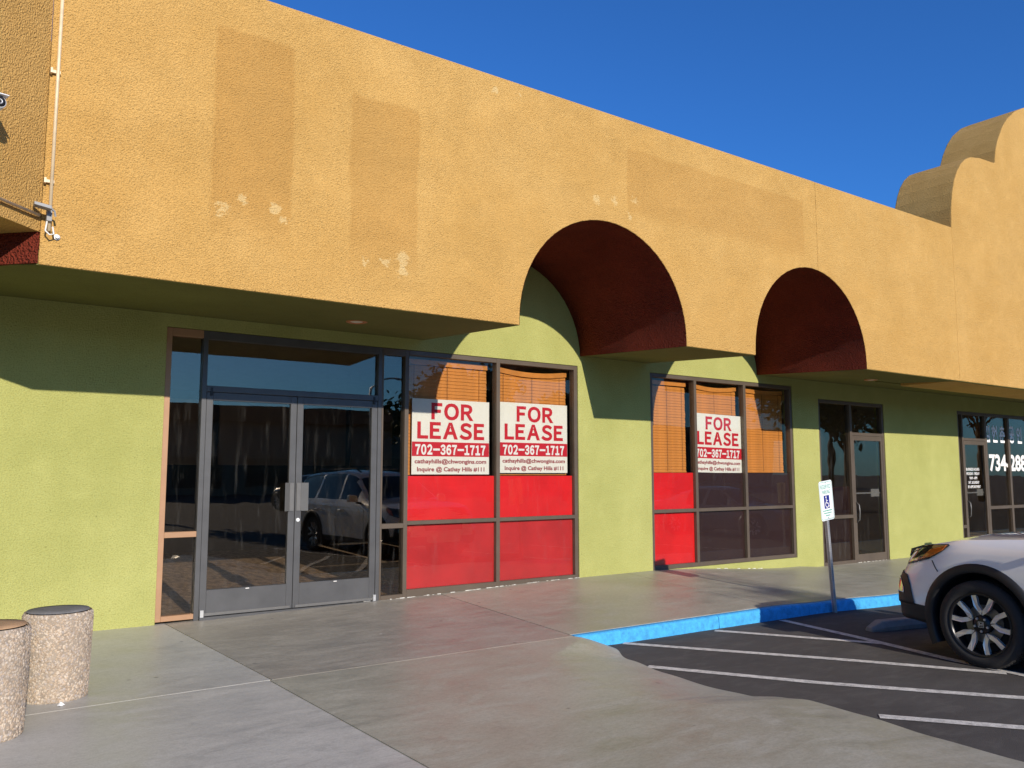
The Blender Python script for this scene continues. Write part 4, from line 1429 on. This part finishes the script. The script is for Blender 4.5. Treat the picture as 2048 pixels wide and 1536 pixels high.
            mi = MB().add([(-.80 + px, s * (1.0 + py), 1.10 + pz) for px, py, pz in ((.10, 0, 0), (.06, .20, .01), (-.06, .22, .01), (-.08, .02, 0), (.07, .01, .15), (.04, .19, .16), (-.05, .20, .15), (-.07, .03, .14))],
                          [(0, 1, 2, 3), (4, 5, 6, 7), (0, 1, 5, 4), (1, 2, 6, 5), (2, 3, 7, 6), (3, 0, 4, 7)]).build('door_mirror', paint, car, bevel=.03)
            MB().box(-.80, -.72, min(s * .93, s * 1.02), max(s * .93, s * 1.02), 1.075, 1.11).build('mirror_arm', 'plastic', mi)
        # grille and plate on the nose
        MB().add([(.965, -.42, .60), (.965, .42, .60), (.90, .46, .80), (.90, -.46, .80), (.90, -.42, .60), (.90, .42, .60), (.84, .46, .80), (.84, -.46, .80)],
                 [(0, 1, 2, 3), (4, 5, 6, 7), (0, 1, 5, 4), (1, 2, 6, 5), (2, 3, 7, 6), (3, 0, 4, 7)]).build('grille', 'plastic', car)
        # hood shut line and wipers cowl
        MB().box(-.56, -.50, -.62, .62, 1.178, 1.192).build('cowl', 'plastic', car)
    return car

SUV_YAW = R(87)
make_car('parked_car', SUV, 2.82, 'paint_silver', (8.76, -5.78, -.15), SUV_YAW, 'silver white sport utility car parked nose in beside the hatched bay', 'cars in the lot', True, R(1))

make_car('parked_car', SEDAN, 2.75, 'paint_grey', (20.6, -6.1, z_lot(20)), R(84), 'grey saloon car parked nose in beyond the right edge, seen only in glass', 'cars in the lot', False, 0.0, False)
make_car('parked_car', SUV, 2.82, 'paint_black', (17.4, -34.5, z_lot(17)), R(-100), 'black sport utility car in the far row, seen only mirrored in the doors', 'cars in the lot', False, 0.0, True)

# ------------------------------------------------------------------ across the lot (seen mirrored in the glass)
M['far_wall'] = stucco('far_tan_stucco', (0.34, 0.27, 0.20), (0.28, 0.22, 0.16), 30, .01, .5)
M['far_roof'] = simple('far_roof_tile', (0.22, 0.10, 0.06), .9, var=.2)
M['far_glass'] = simple('far_window', (0.02, 0.022, 0.025), .1)
opp = empty('strip_building', (10, -66, 0))
tag(opp, 'low tan strip building across the parking lot, mirrored in the windows', 'building')
MB().box(-60, 90, -14, 0, -.3, 6.2).build('wall', 'far_wall', opp)
MB().box(-61, 91, -15, .9, 6.2, 7.6).build('parapet', 'far_roof', opp)
wm = MB().box(0, 4.2, .01, .06, .4, 3.0).mesh('window')
for k in range(22):
    place('window', wm, 'far_glass', opp, loc=(-55 + k * 6.4, 0, 0))
M['leaf'] = simple('tree_leaf', (0.055, 0.085, 0.022), .7, var=.35, vscale=1.2)
M['bark'] = simple('tree_bark', (0.10, 0.075, 0.055), .9, var=.3, vscale=8)
def tree(x, y, h, r, seed, label):
    rnd = random.Random(seed)
    t = empty('shade_tree', (x, y, -.2))
    tag(t, label, 'tree', 'trees across the lot')
    tr = MB().tube([(0, 0, 0), (.06, .03, h * .25), (-.03, .05, h * .5)], [.20, .16, .10], 9)
    tips = []
    for k in range(9):
        a = k * 2.4 + rnd.random()
        zz = h * rnd.uniform(.3, .5)
        e = Vector((math.cos(a) * r * rnd.uniform(.4, .8), math.sin(a) * r * rnd.uniform(.4, .8), h * rnd.uniform(.55, .92)))
        tr.tube([(0, 0, zz), (e.x * .5, e.y * .5, zz + (e.z - zz) * .6), tuple(e)], [.07, .045, .015], 6)
        tips.append(e)
    tr.build('trunk', 'bark', t, True)
    tips.append(Vector((0, 0, h * .9)))
    m = MB()
    for e in tips:
        for k in range(6):
            c = e + Vector((rnd.gauss(0, r * .2), rnd.gauss(0, r * .2), rnd.gauss(0, h * .06)))
            for q in range(75):
                p = c + Vector((rnd.gauss(0, .16 * r), rnd.gauss(0, .16 * r), rnd.gauss(0, .04 * h)))
                u = Vector((rnd.gauss(0, 1), rnd.gauss(0, 1), rnd.gauss(0, 1))).normalized() * rnd.uniform(.07, .12) * (1 + .35 * r)
                v = u.orthogonal().normalized() * rnd.uniform(.035, .06) * (1 + .35 * r)
                m.add([p - u, p + v, p + u, p - v], [(0, 1, 2, 3)])
    m.build('crown', 'leaf', t)
tree(24.5, -31, 7.2, 3.0, 3, 'broad shade tree left of centre across the lot, mirrored in the window')
tree(30.5, -35, 8.2, 3.3, 4, 'tallest shade tree across the lot, mirrored in the window')
tree(35, -33, 6.6, 2.6, 5, 'smaller shade tree at the far end across the lot, mirrored in the window')
tree(37.5, -14.5, 9.0, 3.4, 7, 'dense tree at the east side of the lot, mirrored in the single door')
tree(44, -13.0, 9.5, 3.6, 8, 'dense tree at the east side of the lot, mirrored in the far right storefront')
tree(46, -21, 10.5, 4.0, 9, 'biggest tree at the east side of the lot, mirrored beside the single door')
tree(56, -17, 10.5, 4.2, 10, 'farthest tree at the east side of the lot, mirrored in the end storefront')
tree(6.6, -26, 9.5, 1.0, 6, 'narrow tree nearest the doors across the lot, mirrored in the sidelight')
lp = empty('street_lamp', (20.4, -31.5, -.3))
tag(lp, 'curved arm street lamp across the lot, mirrored above the for lease board', 'street lamp')
MB().tube([(0, 0, 0), (0, 0, 5.4), (.1, 0, 6.4), (.6, 0, 6.9), (1.6, 0, 7.05)], [.09, .07, .06, .05, .04], 10).build('pole', 'galv', lp, True)
MB().box(1.5, 2.1, -.12, .12, 6.98, 7.1).build('lamp_head', 'box_grey', lp, bevel=.03)
